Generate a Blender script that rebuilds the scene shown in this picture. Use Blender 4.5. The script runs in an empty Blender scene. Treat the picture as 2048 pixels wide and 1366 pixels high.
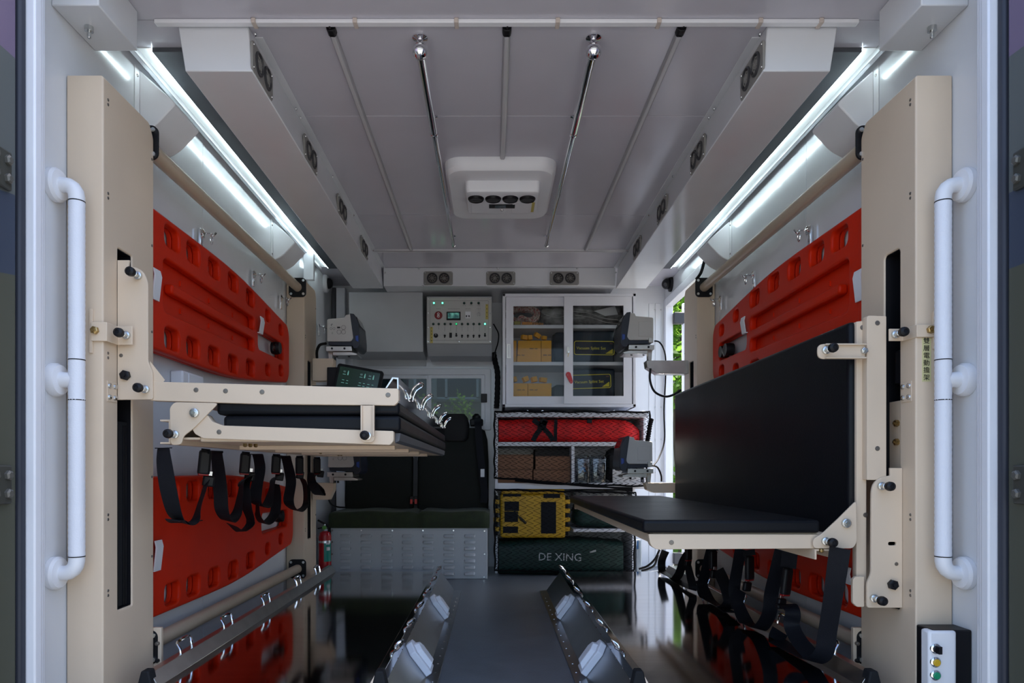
import bpy, bmesh, math, random
from mathutils import Vector, Matrix
random.seed(7)
# ------------------------------------------------------------------ camera, world, sun, exposure
F, PX, PY, C = 1400.0, 985.0, 940.0, 0.655        # focal length and vanishing point in pixels, camera height
sc = bpy.context.scene
cam_d = bpy.data.cameras.new('camera'); cam = bpy.data.objects.new('camera', cam_d)
sc.collection.objects.link(cam)
cam.location = (0, 0, C); cam.rotation_euler = (math.pi / 2, 0, 0)
cam_d.sensor_width = 36; cam_d.lens = F * 36 / 2048
cam_d.shift_x = (1024 - PX) / 2048; cam_d.shift_y = (PY - 683) / 2048
cam_d.clip_start = 0.05; cam_d.clip_end = 200
sc.camera = cam
sc.view_settings.view_transform = 'Standard'
try: sc.view_settings.look = 'None'
except Exception: pass
sc.view_settings.gamma = 1; sc.view_settings.use_curve_mapping = False
sc.view_settings.exposure = 1.62
world = bpy.data.worlds.new('sky'); sc.world = world; world.use_nodes = True
wn = world.node_tree; wn.nodes.clear()
sky = wn.nodes.new('ShaderNodeTexSky'); sky.sky_type = 'NISHITA'; sky.sun_disc = False
sky.sun_elevation = math.radians(62); sky.sun_rotation = math.radians(49); sky.air_density = 1.0; sky.dust_density = 3.0
bg = wn.nodes.new('ShaderNodeBackground'); bg.inputs[1].default_value = 0.19
wo = wn.nodes.new('ShaderNodeOutputWorld')
wn.links.new(sky.outputs[0], bg.inputs[0]); wn.links.new(bg.outputs[0], wo.inputs[0])
sun_d = bpy.data.lights.new('sun', 'SUN'); sun_d.energy = 5.5; sun_d.angle = math.radians(0.6); sun_d.color = (1.0, 0.94, 0.86)
sun = bpy.data.objects.new('sun', sun_d); sc.collection.objects.link(sun)
SUN = Vector((0.37, 0.32, 0.95)).normalized()
sun.rotation_euler = SUN.to_track_quat('Z', 'Y').to_euler(); sun.location = (6, 6, 9)

# ------------------------------------------------------------------ helpers
col = sc.collection
def X(px, D): return (px - PX) * D / F
def Z(py, D): return C - (py - PY) * D / F
def P(px, py, D): return Vector((X(px, D), D, Z(py, D)))
def DX(px, xp): return xp * F / (px - PX)                # depth of the point of the plane x = xp seen at column px
def PXp(px, py, xp): return P(px, py, DX(px, xp))
XC, WA, CA = 0.043, 1.126, 1.030                          # centre line, half width to the walls, to the column faces
ZT = C + 1.25                                            # ceiling
def xs(s, a): return XC + s * a

_m = {}
def mat(name, rgb, rough=0.5, metal=0.0, var=0.06, vscale=6.0, bump=0.0, bscale=60.0, emit=None, estr=0.0, spec=0.5, trans=0.0, ior=1.45, alpha=1.0, coat=0.0, stretch=None, sheen=0.0):
    if name in _m: return _m[name]
    m = bpy.data.materials.new(name); m.use_nodes = True
    nt = m.node_tree; b = nt.nodes['Principled BSDF']
    tc = nt.nodes.new('ShaderNodeTexCoord')
    src = tc.outputs['Object']
    if stretch:
        mp = nt.nodes.new('ShaderNodeMapping'); mp.inputs['Scale'].default_value = stretch
        nt.links.new(src, mp.inputs[0]); src = mp.outputs[0]
    if var > 0:
        n = nt.nodes.new('ShaderNodeTexNoise'); n.inputs['Scale'].default_value = vscale; n.inputs['Detail'].default_value = 5
        nt.links.new(src, n.inputs['Vector'])
        r = nt.nodes.new('ShaderNodeValToRGB')
        r.color_ramp.elements[0].position = 0.3; r.color_ramp.elements[1].position = 0.7
        r.color_ramp.elements[0].color = tuple(max(0, c * (1 - var)) for c in rgb) + (1,)
        r.color_ramp.elements[1].color = tuple(min(1, c * (1 + var)) for c in rgb) + (1,)
        nt.links.new(n.outputs[0], r.inputs[0]); nt.links.new(r.outputs[0], b.inputs['Base Color'])
        rr = nt.nodes.new('ShaderNodeMapRange'); rr.inputs[3].default_value = max(0.02, rough * 0.88); rr.inputs[4].default_value = min(1, rough * 1.12)
        nt.links.new(n.outputs[0], rr.inputs[0]); nt.links.new(rr.outputs[0], b.inputs['Roughness'])
    else:
        b.inputs['Base Color'].default_value = tuple(rgb) + (1,); b.inputs['Roughness'].default_value = rough
    b.inputs['Metallic'].default_value = metal
    b.inputs['Specular IOR Level'].default_value = spec
    b.inputs['IOR'].default_value = ior
    b.inputs['Transmission Weight'].default_value = trans
    b.inputs['Alpha'].default_value = alpha
    b.inputs['Coat Weight'].default_value = coat
    if sheen: b.inputs['Sheen Weight'].default_value = sheen
    if emit: b.inputs['Emission Color'].default_value = tuple(emit) + (1,); b.inputs['Emission Strength'].default_value = estr
    if bump > 0:
        n2 = nt.nodes.new('ShaderNodeTexNoise'); n2.inputs['Scale'].default_value = bscale; n2.inputs['Detail'].default_value = 4
        nt.links.new(src, n2.inputs['Vector'])
        bp = nt.nodes.new('ShaderNodeBump'); bp.inputs['Strength'].default_value = bump; bp.inputs['Distance'].default_value = 0.004
        nt.links.new(n2.outputs[0], bp.inputs['Height']); nt.links.new(bp.outputs[0], b.inputs['Normal'])
    _m[name] = m
    return m
def glass_mat(name, tint=(0.9, 0.95, 0.95), rough=0.02, fac=0.09, gl=0.8):
    """thin clear sheet: mostly straight through, with a mirror-like coat by angle"""
    if name in _m: return _m[name]
    m = bpy.data.materials.new(name); m.use_nodes = True; nt = m.node_tree; nt.nodes.clear()
    o = nt.nodes.new('ShaderNodeOutputMaterial'); t = nt.nodes.new('ShaderNodeBsdfTransparent'); g = nt.nodes.new('ShaderNodeBsdfGlossy')
    t.inputs[0].default_value = tint + (1,); g.inputs['Roughness'].default_value = rough; g.inputs[0].default_value = (gl, gl, gl, 1)
    lw = nt.nodes.new('ShaderNodeFresnel'); lw.inputs[0].default_value = 1.28
    mx = nt.nodes.new('ShaderNodeMixShader'); ad = nt.nodes.new('ShaderNodeMath'); ad.operation = 'ADD'; ad.inputs[1].default_value = fac
    nt.links.new(lw.outputs[0], ad.inputs[0]); nt.links.new(ad.outputs[0], mx.inputs[0])
    nt.links.new(t.outputs[0], mx.inputs[1]); nt.links.new(g.outputs[0], mx.inputs[2]); nt.links.new(mx.outputs[0], o.inputs[0])
    _m[name] = m
    return m

class MB:
    def __init__(s): s.v = []; s.f = []
    def add(s, vs, fs):
        b = len(s.v); s.v += [Vector(v) for v in vs]; s.f += [tuple(i + b for i in f) for f in fs]; return s
    def box(s, x0, x1, y0, y1, z0, z1):
        x0, x1 = min(x0, x1), max(x0, x1); y0, y1 = min(y0, y1), max(y0, y1); z0, z1 = min(z0, z1), max(z0, z1)
        return s.add([(x0,y0,z0),(x1,y0,z0),(x1,y1,z0),(x0,y1,z0),(x0,y0,z1),(x1,y0,z1),(x1,y1,z1),(x0,y1,z1)],
                     [(0,3,2,1),(4,5,6,7),(0,1,5,4),(1,2,6,5),(2,3,7,6),(3,0,4,7)])
    def obox(s, c, size, R=None):
        c = Vector(c); h = Vector(size) / 2; R = R or Matrix.Identity(3)
        vs = [c + R @ Vector((sx*h.x, sy*h.y, sz*h.z)) for sz in (-1,1) for sx, sy in ((-1,-1),(1,-1),(1,1),(-1,1))]
        return s.add(vs, [(0,3,2,1),(4,5,6,7),(0,1,5,4),(1,2,6,5),(2,3,7,6),(3,0,4,7)])
    def loft(s, loops, caps=True):
        n = len(loops[0]); vs = [p for l in loops for p in l]; fs = []
        for k in range(len(loops) - 1):
            for i in range(n):
                j = (i + 1) % n; fs.append((k*n+i, k*n+j, (k+1)*n+j, (k+1)*n+i))
        if caps: fs += [tuple(range(n))[::-1], tuple((len(loops)-1)*n + i for i in range(n))]
        return s.add(vs, fs)
    def prism(s, poly, axis, a0, a1):
        def q(p, a): return {'x': (a, p[0], p[1]), 'y': (p[0], a, p[1]), 'z': (p[0], p[1], a)}[axis]
        return s.loft([[q(p, a0) for p in poly], [q(p, a1) for p in poly]])
    def cyl(s, p0, p1, r, n=16, r2=None):
        return s.lathe([(r, 0), (r if r2 is None else r2, (Vector(p1)-Vector(p0)).length)], p0, Vector(p1)-Vector(p0), n)
    def lathe(s, prof, o, ax, n=16):
        ax = Vector(ax).normalized(); o = Vector(o)
        a = ax.orthogonal().normalized(); b = ax.cross(a)
        loops = [[o + ax*h + (a*math.cos(2*math.pi*i/n) + b*math.sin(2*math.pi*i/n))*max(r, 1e-5) for i in range(n)] for r, h in prof]
        return s.loft(loops)
    def sphere(s, c, r, n=12, sq=(1,1,1)):
        c = Vector(c); k = n // 2; loops = []
        for j in range(k + 1):
            t = math.pi * j / k; rr = max(math.sin(t), 1e-4)
            loops.append([c + Vector((r*sq[0]*rr*math.cos(2*math.pi*i/n), r*sq[1]*rr*math.sin(2*math.pi*i/n), -r*sq[2]*math.cos(t))) for i in range(n)])
        return s.loft(loops)
    def tube(s, path, r, n=8, closed=False, caps=True):
        path = [Vector(p) for p in path]; N = len(path); loops = []; up = None
        for i, p in enumerate(path):
            if closed: t = path[(i+1) % N] - path[i-1]
            else: t = path[min(i+1, N-1)] - path[max(i-1, 0)]
            if t.length < 1e-9: t = Vector((0,0,1))
            t.normalize()
            if up is None: up = t.orthogonal().normalized()
            else:
                up = up - t * up.dot(t)
                up = up.normalized() if up.length > 1e-6 else t.orthogonal().normalized()
            b = t.cross(up); rr = r[i] if isinstance(r, (list, tuple)) else r
            loops.append([p + (up*math.cos(2*math.pi*k/n) + b*math.sin(2*math.pi*k/n))*rr for k in range(n)])
        if closed: loops.append(loops[0]); return s.loft(loops, caps=False)
        return s.loft(loops, caps=caps)
    def ribbon(s, path, wdir, w, t=0.0016):
        """flat webbing: wdir is one direction or one per point"""
        path = [Vector(p) for p in path]; N = len(path); loops = []
        for i, p in enumerate(path):
            tg = (path[min(i+1, N-1)] - path[max(i-1, 0)]).normalized()
            d = Vector(wdir[i] if isinstance(wdir, list) else wdir)
            d = d - tg * d.dot(tg)
            d = d.normalized() if d.length > 1e-6 else tg.orthogonal().normalized()
            n = tg.cross(d)
            loops.append([p + d*w/2 + n*t/2, p - d*w/2 + n*t/2, p - d*w/2 - n*t/2, p + d*w/2 - n*t/2])
        return s.loft(loops)
    def mesh(s, me, M=None):
        M = M or Matrix.Identity(4)
        return s.add([M @ v.co for v in me.vertices], [tuple(p.vertices) for p in me.polygons])
    def xf(s, M):
        s.v = [M @ v for v in s.v]; return s

def spline(pts, k=6):
    """Catmull-Rom through the points"""
    p = [Vector(q) for q in pts]; out = []
    for i in range(len(p) - 1):
        a, b, c, d = p[max(i-1,0)], p[i], p[i+1], p[min(i+2,len(p)-1)]
        for j in range(k):
            t = j / k
            out.append(0.5*((2*b) + (c-a)*t + (2*a-5*b+4*c-d)*t*t + (3*b-a-3*c+d)*t**3))
    out.append(p[-1]); return out
def rrect(x0, y0, x1, y1, r, n=5):
    out = []
    for cx, cy, a in ((x1-r,y1-r,0),(x0+r,y1-r,90),(x0+r,y0+r,180),(x1-r,y0+r,270)):
        for i in range(n+1):
            t = math.radians(a + 90*i/n); out.append((cx+r*math.cos(t), cy+r*math.sin(t)))
    return out
def rpoly(pts, r, n=4):
    """polygon with filleted corners"""
    out = []; N = len(pts)
    for i in range(N):
        p = Vector(pts[i]); a = Vector(pts[i-1]) - p; b = Vector(pts[(i+1) % N]) - p
        rr = min(r if not isinstance(r, (list, tuple)) else r[i], a.length*0.45, b.length*0.45)
        if rr < 1e-6: out.append(tuple(p)); continue
        A = p + a.normalized()*rr; B = p + b.normalized()*rr
        for k in range(n+1):
            t = k/n; out.append(tuple(A*(1-t)**2 + p*2*t*(1-t) + B*t*t))
    return out
def circ(cx, cy, r, n=20): return [(cx+r*math.cos(2*math.pi*i/n), cy+r*math.sin(2*math.pi*i/n)) for i in range(n)]
def plate(outer, holes, th, bev=0.0, seg=1):
    """plate with holes in its own x-y plane, thickness along z centred on 0; returns a mesh"""
    cu = bpy.data.curves.new('tmp', 'CURVE'); cu.dimensions = '2D'; cu.fill_mode = 'BOTH'
    for loop in [outer] + list(holes):
        sp = cu.splines.new('POLY'); sp.points.add(len(loop)-1); sp.use_cyclic_u = True
        for i, p in enumerate(loop): sp.points[i].co = (p[0], p[1], 0, 1)
    cu.extrude = max(th/2 - bev, 1e-5); cu.bevel_depth = bev; cu.bevel_resolution = seg; cu.offset = -bev
    ob = bpy.data.objects.new('tmp', cu); col.objects.link(ob)
    dg = bpy.context.evaluated_depsgraph_get()
    me = bpy.data.meshes.new_from_object(ob.evaluated_get(dg))
    bpy.data.objects.remove(ob); bpy.data.curves.remove(cu)
    return me
FR = {  # frames: plate x, y, z -> world axes
    'front': lambda o: Matrix(((1,0,0,o[0]),(0,0,1,o[1]),(0,1,0,o[2]),(0,0,0,1))),      # plate x = X, y = Z, faces the camera
    'side': lambda o: Matrix(((0,0,1,o[0]),(1,0,0,o[1]),(0,1,0,o[2]),(0,0,0,1))),       # plate x = Y, y = Z, faces along X
    'flat': lambda o: Matrix(((1,0,0,o[0]),(0,1,0,o[1]),(0,0,1,o[2]),(0,0,0,1)))}
def pplate(mb, outer, holes, th, frame, o, bev=0.0, seg=1):
    return mb.mesh(plate(outer, holes, th, bev, seg), FR[frame](o))
def pxpoly(pts, D): return [(X(a, D), Z(b, D)) for a, b in pts]

def wloc(o):
    v = Vector((0,0,0))
    while o is not None: v += o.location; o = o.parent
    return v
def build(mb, name, m, parent=None, bevel=0.0, seg=2, smooth=True, label=None, cat=None, group=None, kind=None, ang=35, origin=None):
    vs = mb.v
    if parent is None:
        if origin is None:
            lo = Vector([min(v[i] for v in vs) for i in range(3)]); hi = Vector([max(v[i] for v in vs) for i in range(3)])
            origin = Vector(((lo.x+hi.x)/2, (lo.y+hi.y)/2, lo.z))
        org = Vector(origin)
    else: org = wloc(parent)
    me = bpy.data.meshes.new(name)
    me.from_pydata([tuple(v - org) for v in vs], [], mb.f)
    bm = bmesh.new(); bm.from_mesh(me); bmesh.ops.recalc_face_normals(bm, faces=bm.faces[:]); bm.to_mesh(me); bm.free()
    me.materials.append(m)
    if smooth:
        for p in me.polygons: p.use_smooth = True
        me.set_sharp_from_angle(angle=math.radians(ang))
    o = bpy.data.objects.new(name, me); col.objects.link(o)
    if parent is None: o.location = org
    else: o.parent = parent
    if bevel > 0:
        b = o.modifiers.new('bevel', 'BEVEL'); b.width = bevel; b.segments = seg; b.limit_method = 'ANGLE'; b.angle_limit = math.radians(40); b.harden_normals = False
    tag(o, label, cat, group, kind or ('stuff' if name in SMALL and parent is not None else None))
    return o
SMALL = {'screw', 'rivet', 'hinge_bolt', 'printed_marks', 'screen_line', 'vane', 'belt_rib', 'port_mark', 'sticker_mark', 'belt_bolt', 'bolt_set', 'tag_rivet', 'printed_mark', 'foot_screw', 'bar_mark', 'loops'}
def tag(o, label=None, cat=None, group=None, kind=None):
    if label: o['label'] = label
    if cat: o['category'] = cat
    if group: o['group'] = group
    if kind: o['kind'] = kind
    return o
def thing(name, loc, label, cat, group=None, kind=None):
    o = bpy.data.objects.new(name, None); col.objects.link(o); o.location = Vector(loc); o.empty_display_size = 0.05
    return tag(o, label, cat, group, kind)
def copy_tree(o, parent=None, off=None, label=None):
    c = o.copy(); col.objects.link(c); c.parent = parent
    if off is not None: c.location = o.location + Vector(off)
    if label: c['label'] = label
    for ch in [k for k in bpy.data.objects if k.parent == o]: copy_tree(ch, c)
    return c
def bx(name, m, parent, x0, x1, y0, y1, z0, z1, bevel=0.002, **k):
    return build(MB().box(x0, x1, y0, y1, z0, z1), name, m, parent, bevel, **k)
def text(s, size, o, m, name, parent, frame='front', ext=0.0004, align='CENTER', ax=None, rot=0.0):
    cu = bpy.data.curves.new('txt', 'FONT'); cu.body = s; cu.size = size; cu.extrude = ext; cu.align_x = align; cu.align_y = 'CENTER'; cu.resolution_u = 2
    ob = bpy.data.objects.new('txt', cu); col.objects.link(ob)
    me = bpy.data.meshes.new_from_object(ob.evaluated_get(bpy.context.evaluated_depsgraph_get()))
    bpy.data.objects.remove(ob); bpy.data.curves.remove(cu)
    M = FR[frame](o) @ Matrix.Rotation(rot, 4, 'Z') if ax is None else ax @ Matrix.Rotation(rot, 4, 'Z')
    mb = MB().mesh(me, M)
    return build(mb, name, m, parent, smooth=False) if mb.v else None

# ------------------------------------------------------------------ materials
WHITE = mat('white_panel', (0.7, 0.72, 0.75), 0.14, var=0.02, bump=0.05, bscale=9)
CEIL = mat('ceiling_panel', (0.57, 0.56, 0.62), 0.18, var=0.02, bump=0.04, bscale=6)
WPLAST = mat('white_plastic', (0.82, 0.83, 0.86), 0.35, var=0.02)
WFRAME = mat('white_aluminium', (0.8, 0.82, 0.87), 0.35, var=0.03)
BEIGE = mat('beige_paint', (0.69, 0.555, 0.415), 0.38, var=0.05, vscale=3, bump=0.03, bscale=200)
BEIGE2 = mat('beige_tube_paint', (0.52, 0.42, 0.31), 0.3, var=0.05)
RED = mat('red_board_plastic', (0.62, 0.02, 0.002), 0.4, var=0.06, vscale=5, bump=0.05, bscale=120, spec=0.18)
BLACKV = mat('black_vinyl', (0.0055, 0.0065, 0.009), 0.4, var=0.1, bump=0.1, bscale=260, spec=0.2)
BLACK = mat('black_plastic', (0.007, 0.007, 0.009), 0.42, var=0.1, spec=0.3)
RUBBER = mat('black_rubber', (0.01, 0.011, 0.013), 0.7, var=0.1, spec=0.3)
WEB = mat('black_webbing', (0.006, 0.007, 0.011), 0.6, var=0.15, vscale=200, bump=0.2, bscale=600, spec=0.25)
CHROME = mat('chrome', (0.82, 0.83, 0.85), 0.07, 1.0, var=0.0)
STEEL = mat('stainless_steel', (0.42, 0.42, 0.44), 0.07, 1.0, var=0.08, vscale=4, bump=0.008, bscale=30, stretch=(1, 14, 1))
STEEL2 = mat('brushed_steel', (0.5, 0.48, 0.45), 0.32, 1.0, var=0.08, vscale=20)
ALU = mat('aluminium', (0.55, 0.55, 0.57), 0.3, 1.0, var=0.05, vscale=20)
DALU = mat('dark_aluminium', (0.1, 0.105, 0.12), 0.5, 0.3, var=0.06)
ZINC = mat('zinc_bolt', (0.6, 0.62, 0.62), 0.25, 1.0, var=0.1, vscale=80)
BRASS = mat('yellow_zinc_bolt', (0.42, 0.3, 0.13), 0.3, 1.0, var=0.15, vscale=80)
FLOORM = mat('grey_vinyl_floor', (0.125, 0.14, 0.16), 0.3, var=0.12, vscale=14, bump=0.15, bscale=180)
OLIVE = mat('olive_cloth', (0.02, 0.03, 0.009), 0.75, var=0.25, vscale=30, bump=0.2, bscale=300, sheen=0.1)
DOLIVE = mat('dark_olive_cloth', (0.0065, 0.0085, 0.006), 0.8, var=0.2, vscale=30, bump=0.15, bscale=300)
GREYV = mat('grey_vent_plastic', (0.27, 0.265, 0.25), 0.45, var=0.05)
DGREY = mat('dark_grey_plastic', (0.05, 0.05, 0.055), 0.45, var=0.08)
GREYP = mat('grey_painted_steel', (0.5, 0.52, 0.54), 0.38, var=0.04)
PINK = mat('pale_clip_plastic', (0.6, 0.52, 0.46), 0.5, var=0.03)
GLASS = glass_mat('clear_glass', (0.97, 0.98, 0.98), fac=0.0, gl=0.5)
TINT = glass_mat('tinted_glass', (0.2, 0.23, 0.23), 0.02, 0.01)

# ------------------------------------------------------------------ the setting: shell of the vehicle box
YB = 4.75                                                 # back wall
XL, XR = xs(-1, WA), xs(1, WA)
floor = bx('floor', FLOORM, None, XL, XR, 1.45, YB, -0.06, 0.0, 0, kind='structure')
SEAM = mat('seam_backing', (0.12, 0.12, 0.13), 0.7)
ceiling = bx('ceiling', SEAM, None, XL - 0.03, XR + 0.03, 1.56, YB + 0.03, ZT + 0.004, ZT + 0.06, 0, kind='structure')
for y0, y1 in ((1.56, 1.945), (1.947, 2.468), (2.473, 3.432), (3.438, 3.973), (3.978, 4.75)):
    bx('panel', CEIL, ceiling, XL, XR, y0, y1, ZT, ZT + 0.004, 0.001)
wall_left = build(MB().box(XL - 0.04, XL - 0.003, 1.57, YB + 0.03, -0.06, ZT + 0.004), 'wall_left', SEAM, None, kind='structure')
for y0, y1 in ((1.62, 2.617), (2.62, 3.62), (3.623, 4.75)):
    bx('panel', WHITE, wall_left, XL - 0.003, XL, y0, y1, 0.0, ZT, 0.0008)
OY0, OY1, OZ = 3.95, 4.70, C + 1.10                     # side door opening in the right wall
mb = MB()
mb.box(XR + 0.003, XR + 0.04, 1.57, OY0, -0.06, ZT + 0.004); mb.box(XR + 0.003, XR + 0.04, OY1, YB + 0.03, -0.06, ZT + 0.004)
mb.box(XR + 0.003, XR + 0.04, OY0, OY1, OZ, ZT + 0.004)
wall_right = build(mb, 'wall_right', SEAM, None, kind='structure')
for y0, y1 in ((1.62, 2.607), (2.61, 3.60), (3.603, OY0)):
    bx('panel', WHITE, wall_right, XR, XR + 0.003, y0, y1, 0.0, ZT, 0.0008)
bx('panel', WHITE, wall_right, XR, XR + 0.003, OY1, 4.75, 0.0, ZT, 0.0008)
bx('panel', WHITE, wall_right, XR, XR + 0.003, OY0, OY1, OZ, ZT, 0.0008)
# the frame round the side opening
trim = MB()
trim.box(XR - 0.008, XR + 0.042, OY1 - 0.004, OY1 + 0.045, 0.0, OZ + 0.05); trim.box(XR - 0.008, XR + 0.042, OY0 - 0.05, OY0 + 0.004, 0.0, OZ + 0.05)
trim.box(XR - 0.008, XR + 0.042, OY0 + 0.004, OY1 - 0.004, OZ - 0.004, OZ + 0.05)
build(trim, 'trim_1', WFRAME, None, 0.003, kind='structure')
bx('trim_2', ALU, None, XR - 0.015, XR + 0.1, OY0, OY1, -0.055, 0.012, 0.002, kind='structure')
# back wall with the window opening
WX0, WX1, WZ0, WZ1 = -0.83, -0.04, C + 0.30, C + 0.655
mb = MB()
mb.box(XL - 0.003, WX0, YB, YB + 0.04, -0.06, ZT + 0.004); mb.box(WX1, XR + 0.003, YB, YB + 0.04, -0.06, ZT + 0.004)
mb.box(WX0, WX1, YB, YB + 0.04, -0.06, WZ0); mb.box(WX0, WX1, YB, YB + 0.04, WZ1, ZT + 0.004)
wall_back = build(mb, 'wall_back', WHITE, None, kind='structure')
# seam battens with rivets on the right end of the back wall
for px in (1303, 1316):
    x = X(px, YB - 0.004)
    bx('cover_strip', WHITE, wall_back, x - 0.018, x + 0.018, YB - 0.005, YB, 0.0, C + 1.13, 0.0015)
mb = MB()
for px in (1309, 1321):
    for k in range(8):
        mb.lathe([(0.005, 0), (0.005, 0.002), (0.002, 0.004)], (X(px, YB), YB - 0.005, 0.2 + k * 0.22), (0, -1, 0), 8)
build(mb, 'rivet', ZINC, wall_back)
# window_1: frame, two sliding sashes with panes, latch
win = thing('window_1', ((WX0+WX1)/2, YB, WZ0), 'two-pane sliding window with pale aluminium frame above the bench', 'window', kind='structure')
fm = MB(); pplate(fm, rrect(WX0-0.03, WZ0-0.03, WX1+0.03, WZ1+0.03, 0.012), [rrect(WX0+0.012, WZ0+0.012, WX1-0.012, WZ1-0.012, 0.008)], 0.03, 'front', (0, YB-0.008, 0), 0.003)
build(fm, 'window_frame', WFRAME, win)
xm = X(858, YB)
for x0, x1, yo in ((WX0+0.012, xm+0.008, 0.012), (xm-0.008, WX1-0.012, -0.006)):
    sm = MB(); pplate(sm, rrect(x0, WZ0+0.012, x1, WZ1-0.012, 0.003), [rrect(x0+0.025, WZ0+0.037, x1-0.025, WZ1-0.035, 0.004)], 0.014, 'front', (0, YB+yo, 0), 0.002)
    sash = build(sm, 'sash', WFRAME, win)
    build(MB().box(x0+0.024, x1-0.024, YB+yo-0.001, YB+yo+0.002, WZ0+0.036, WZ1-0.034), 'pane', TINT, sash)
bx('latch', BLACK, win, X(962, 4.74), X(974, 4.74), 4.715, 4.735, Z(805, 4.73), Z(788, 4.73), 0.003)

# rear door frame (jambs), gaskets, opened doors, corner boxes
CAMO = bpy.data.materials.new('camouflage_paint'); CAMO.use_nodes = True
nt = CAMO.node_tree; b_ = nt.nodes['Principled BSDF']; tc = nt.nodes.new('ShaderNodeNewGeometry')
sx = nt.nodes.new('ShaderNodeSeparateXYZ'); nt.links.new(tc.outputs['Position'], sx.inputs[0])
nz = nt.nodes.new('ShaderNodeTexNoise'); nz.inputs['Scale'].default_value = 2.0; nt.links.new(tc.outputs['Position'], nz.inputs['Vector'])
ma = nt.nodes.new('ShaderNodeMath'); ma.operation = 'MULTIPLY_ADD'; ma.inputs[1].default_value = 0.1; nt.links.new(nz.outputs[0], ma.inputs[0]); nt.links.new(sx.outputs[2], ma.inputs[2])
mr = nt.nodes.new('ShaderNodeMapRange'); mr.inputs[1].default_value = -0.3; mr.inputs[2].default_value = 2.2; nt.links.new(ma.outputs[0], mr.inputs[0])
cr = nt.nodes.new('ShaderNodeValToRGB'); cr.color_ramp.interpolation = 'CONSTANT'
els = cr.color_ramp.elements
def zf(py): return (Z(py, 1.5) + 0.05 + 0.3) / 2.5
els[0].position = 0; els[0].color = (0.07, 0.075, 0.055, 1)
els[1].position = zf(540); els[1].color = (0.035, 0.05, 0.085, 1)
for p_, c_ in ((zf(385), (0.1, 0.115, 0.115, 1)), (zf(92), (0.17, 0.13, 0.21, 1))):
    e = els.new(p_); e.color = c_
nt.links.new(mr.outputs[0], cr.inputs[0]); nt.links.new(cr.outputs[0], b_.inputs['Base Color']); b_.inputs['Roughness'].default_value = 0.55
GASK = mat('dark_gasket', (0.03, 0.035, 0.05), 0.6)
for n, s in ((1, -1), (2, 1)):
    jm = MB()
    jm.box(xs(s, 1.069), xs(s, 1.18), 1.57, 1.595, -0.06, ZT + 0.08)
    jm.box(xs(s, 1.074), xs(s, 1.18), 1.595, 1.61, -0.06, ZT + 0.08)
    jm.box(xs(s, 1.083), xs(s, 1.18), 1.61, 1.63, -0.06, ZT + 0.08)
    build(jm, 'trim_%d' % (n + 2), WFRAME, None, 0.004, kind='structure')
    bx('trim_%d' % (n + 4), GASK, None, xs(s, 1.087), xs(s, 1.18), 1.548, 1.57, -0.06, ZT + 0.08, 0.006, kind='structure')
    d = thing('door_%d' % n, (xs(s, 1.12), 1.14, -0.2), 'olive and purple camouflaged rear door swung open beside the %s' % ('red board wall without a side opening' if s < 0 else 'switch box'), 'door', kind='structure')
    build(MB().box(xs(s, 1.092), xs(s, 1.15), 0.75, 1.545, -0.35, 2.2), 'door_leaf', CAMO, d, 0.008)
    for py in (338, 968):
        z0 = Z(py + 40, 1.5); z1 = Z(py - 38, 1.5)
        h = build(MB().box(xs(s, 1.082), xs(s, 1.092), 1.38, 1.516, z0, z1), 'hinge', mat('hinge_paint', (0.05, 0.052, 0.045), 0.5), d, 0.004)
        bm_ = MB()
        for dz in (0.022, (z1-z0)-0.022):
            for dy in (0, 0.04): bm_.lathe([(0.011, 0), (0.011, 0.006), (0.007, 0.009)], (xs(s, 1.082), 1.50 - dy, z0 + dz), (-s, 0, 0), 6)
        build(bm_, 'hinge_bolt', mat('painted_bolt', (0.14, 0.14, 0.13), 0.4, 0.4), h)
    # corner box under the ceiling beside the frame, with its bolt
    cb = thing('corner_box', (xs(s, 1.07), 1.81, C + 1.14), 'white boxed corner with a bolt, %s' % ('diagonally above the folded stretcher' if s < 0 else 'diagonally above the bench stretcher'), 'corner box', 'corner boxes')
    bx('cover', WHITE, cb, xs(s, 1.009), xs(s, WA - 0.0005), 1.717, 1.906, C + 1.14, ZT - 0.001, 0.003)
    pb = P(178 if s < 0 else 1864, 22, 1.80)
    pb.z = C + 1.14
    bo = MB(); bo.lathe([(0.011, 0), (0.011, 0.012), (0.005, 0.013), (0.005, 0.028), (0.0035, 0.03)], pb, (0, 0, -1), 10)
    build(bo, 'bolt', ZINC, cb)

# ------------------------------------------------------------------ ceiling ducts and vents
def nozzle(parent, c, ax):
    ax = Vector(ax); c = Vector(c)
    m = MB()
    m.lathe([(0.033, 0), (0.033, 0.004), (0.028, 0.007), (0.0255, 0.003), (0.0255, 0.0)], c, ax, 24)
    a = ax.orthogonal().normalized(); b = ax.cross(a)
    r = build(m, 'nozzle', DGREY, parent)
    return r
def grille(parent, c, ax):
    ax = Vector(ax); c = Vector(c); a = Vector((0, 0, 1)); b = ax.cross(a); m = MB()
    for rr in (0.021, 0.012):
        m.tube([c + ax*0.004 + (a*math.cos(2*math.pi*i/18) + b*math.sin(2*math.pi*i/18))*rr for i in range(18)], 0.0016, 5, closed=True)
    for k in range(4):
        t = math.pi*k/4 + 0.2; d = a*math.cos(t) + b*math.sin(t)
        m.cyl(c + ax*0.004 - d*0.0255, c + ax*0.004 + d*0.0255, 0.0014, 5)
    m.lathe([(0.006, 0.002), (0.006, 0.006)], c, ax, 10)
    return build(m, 'grille', GREYV, parent)
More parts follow.
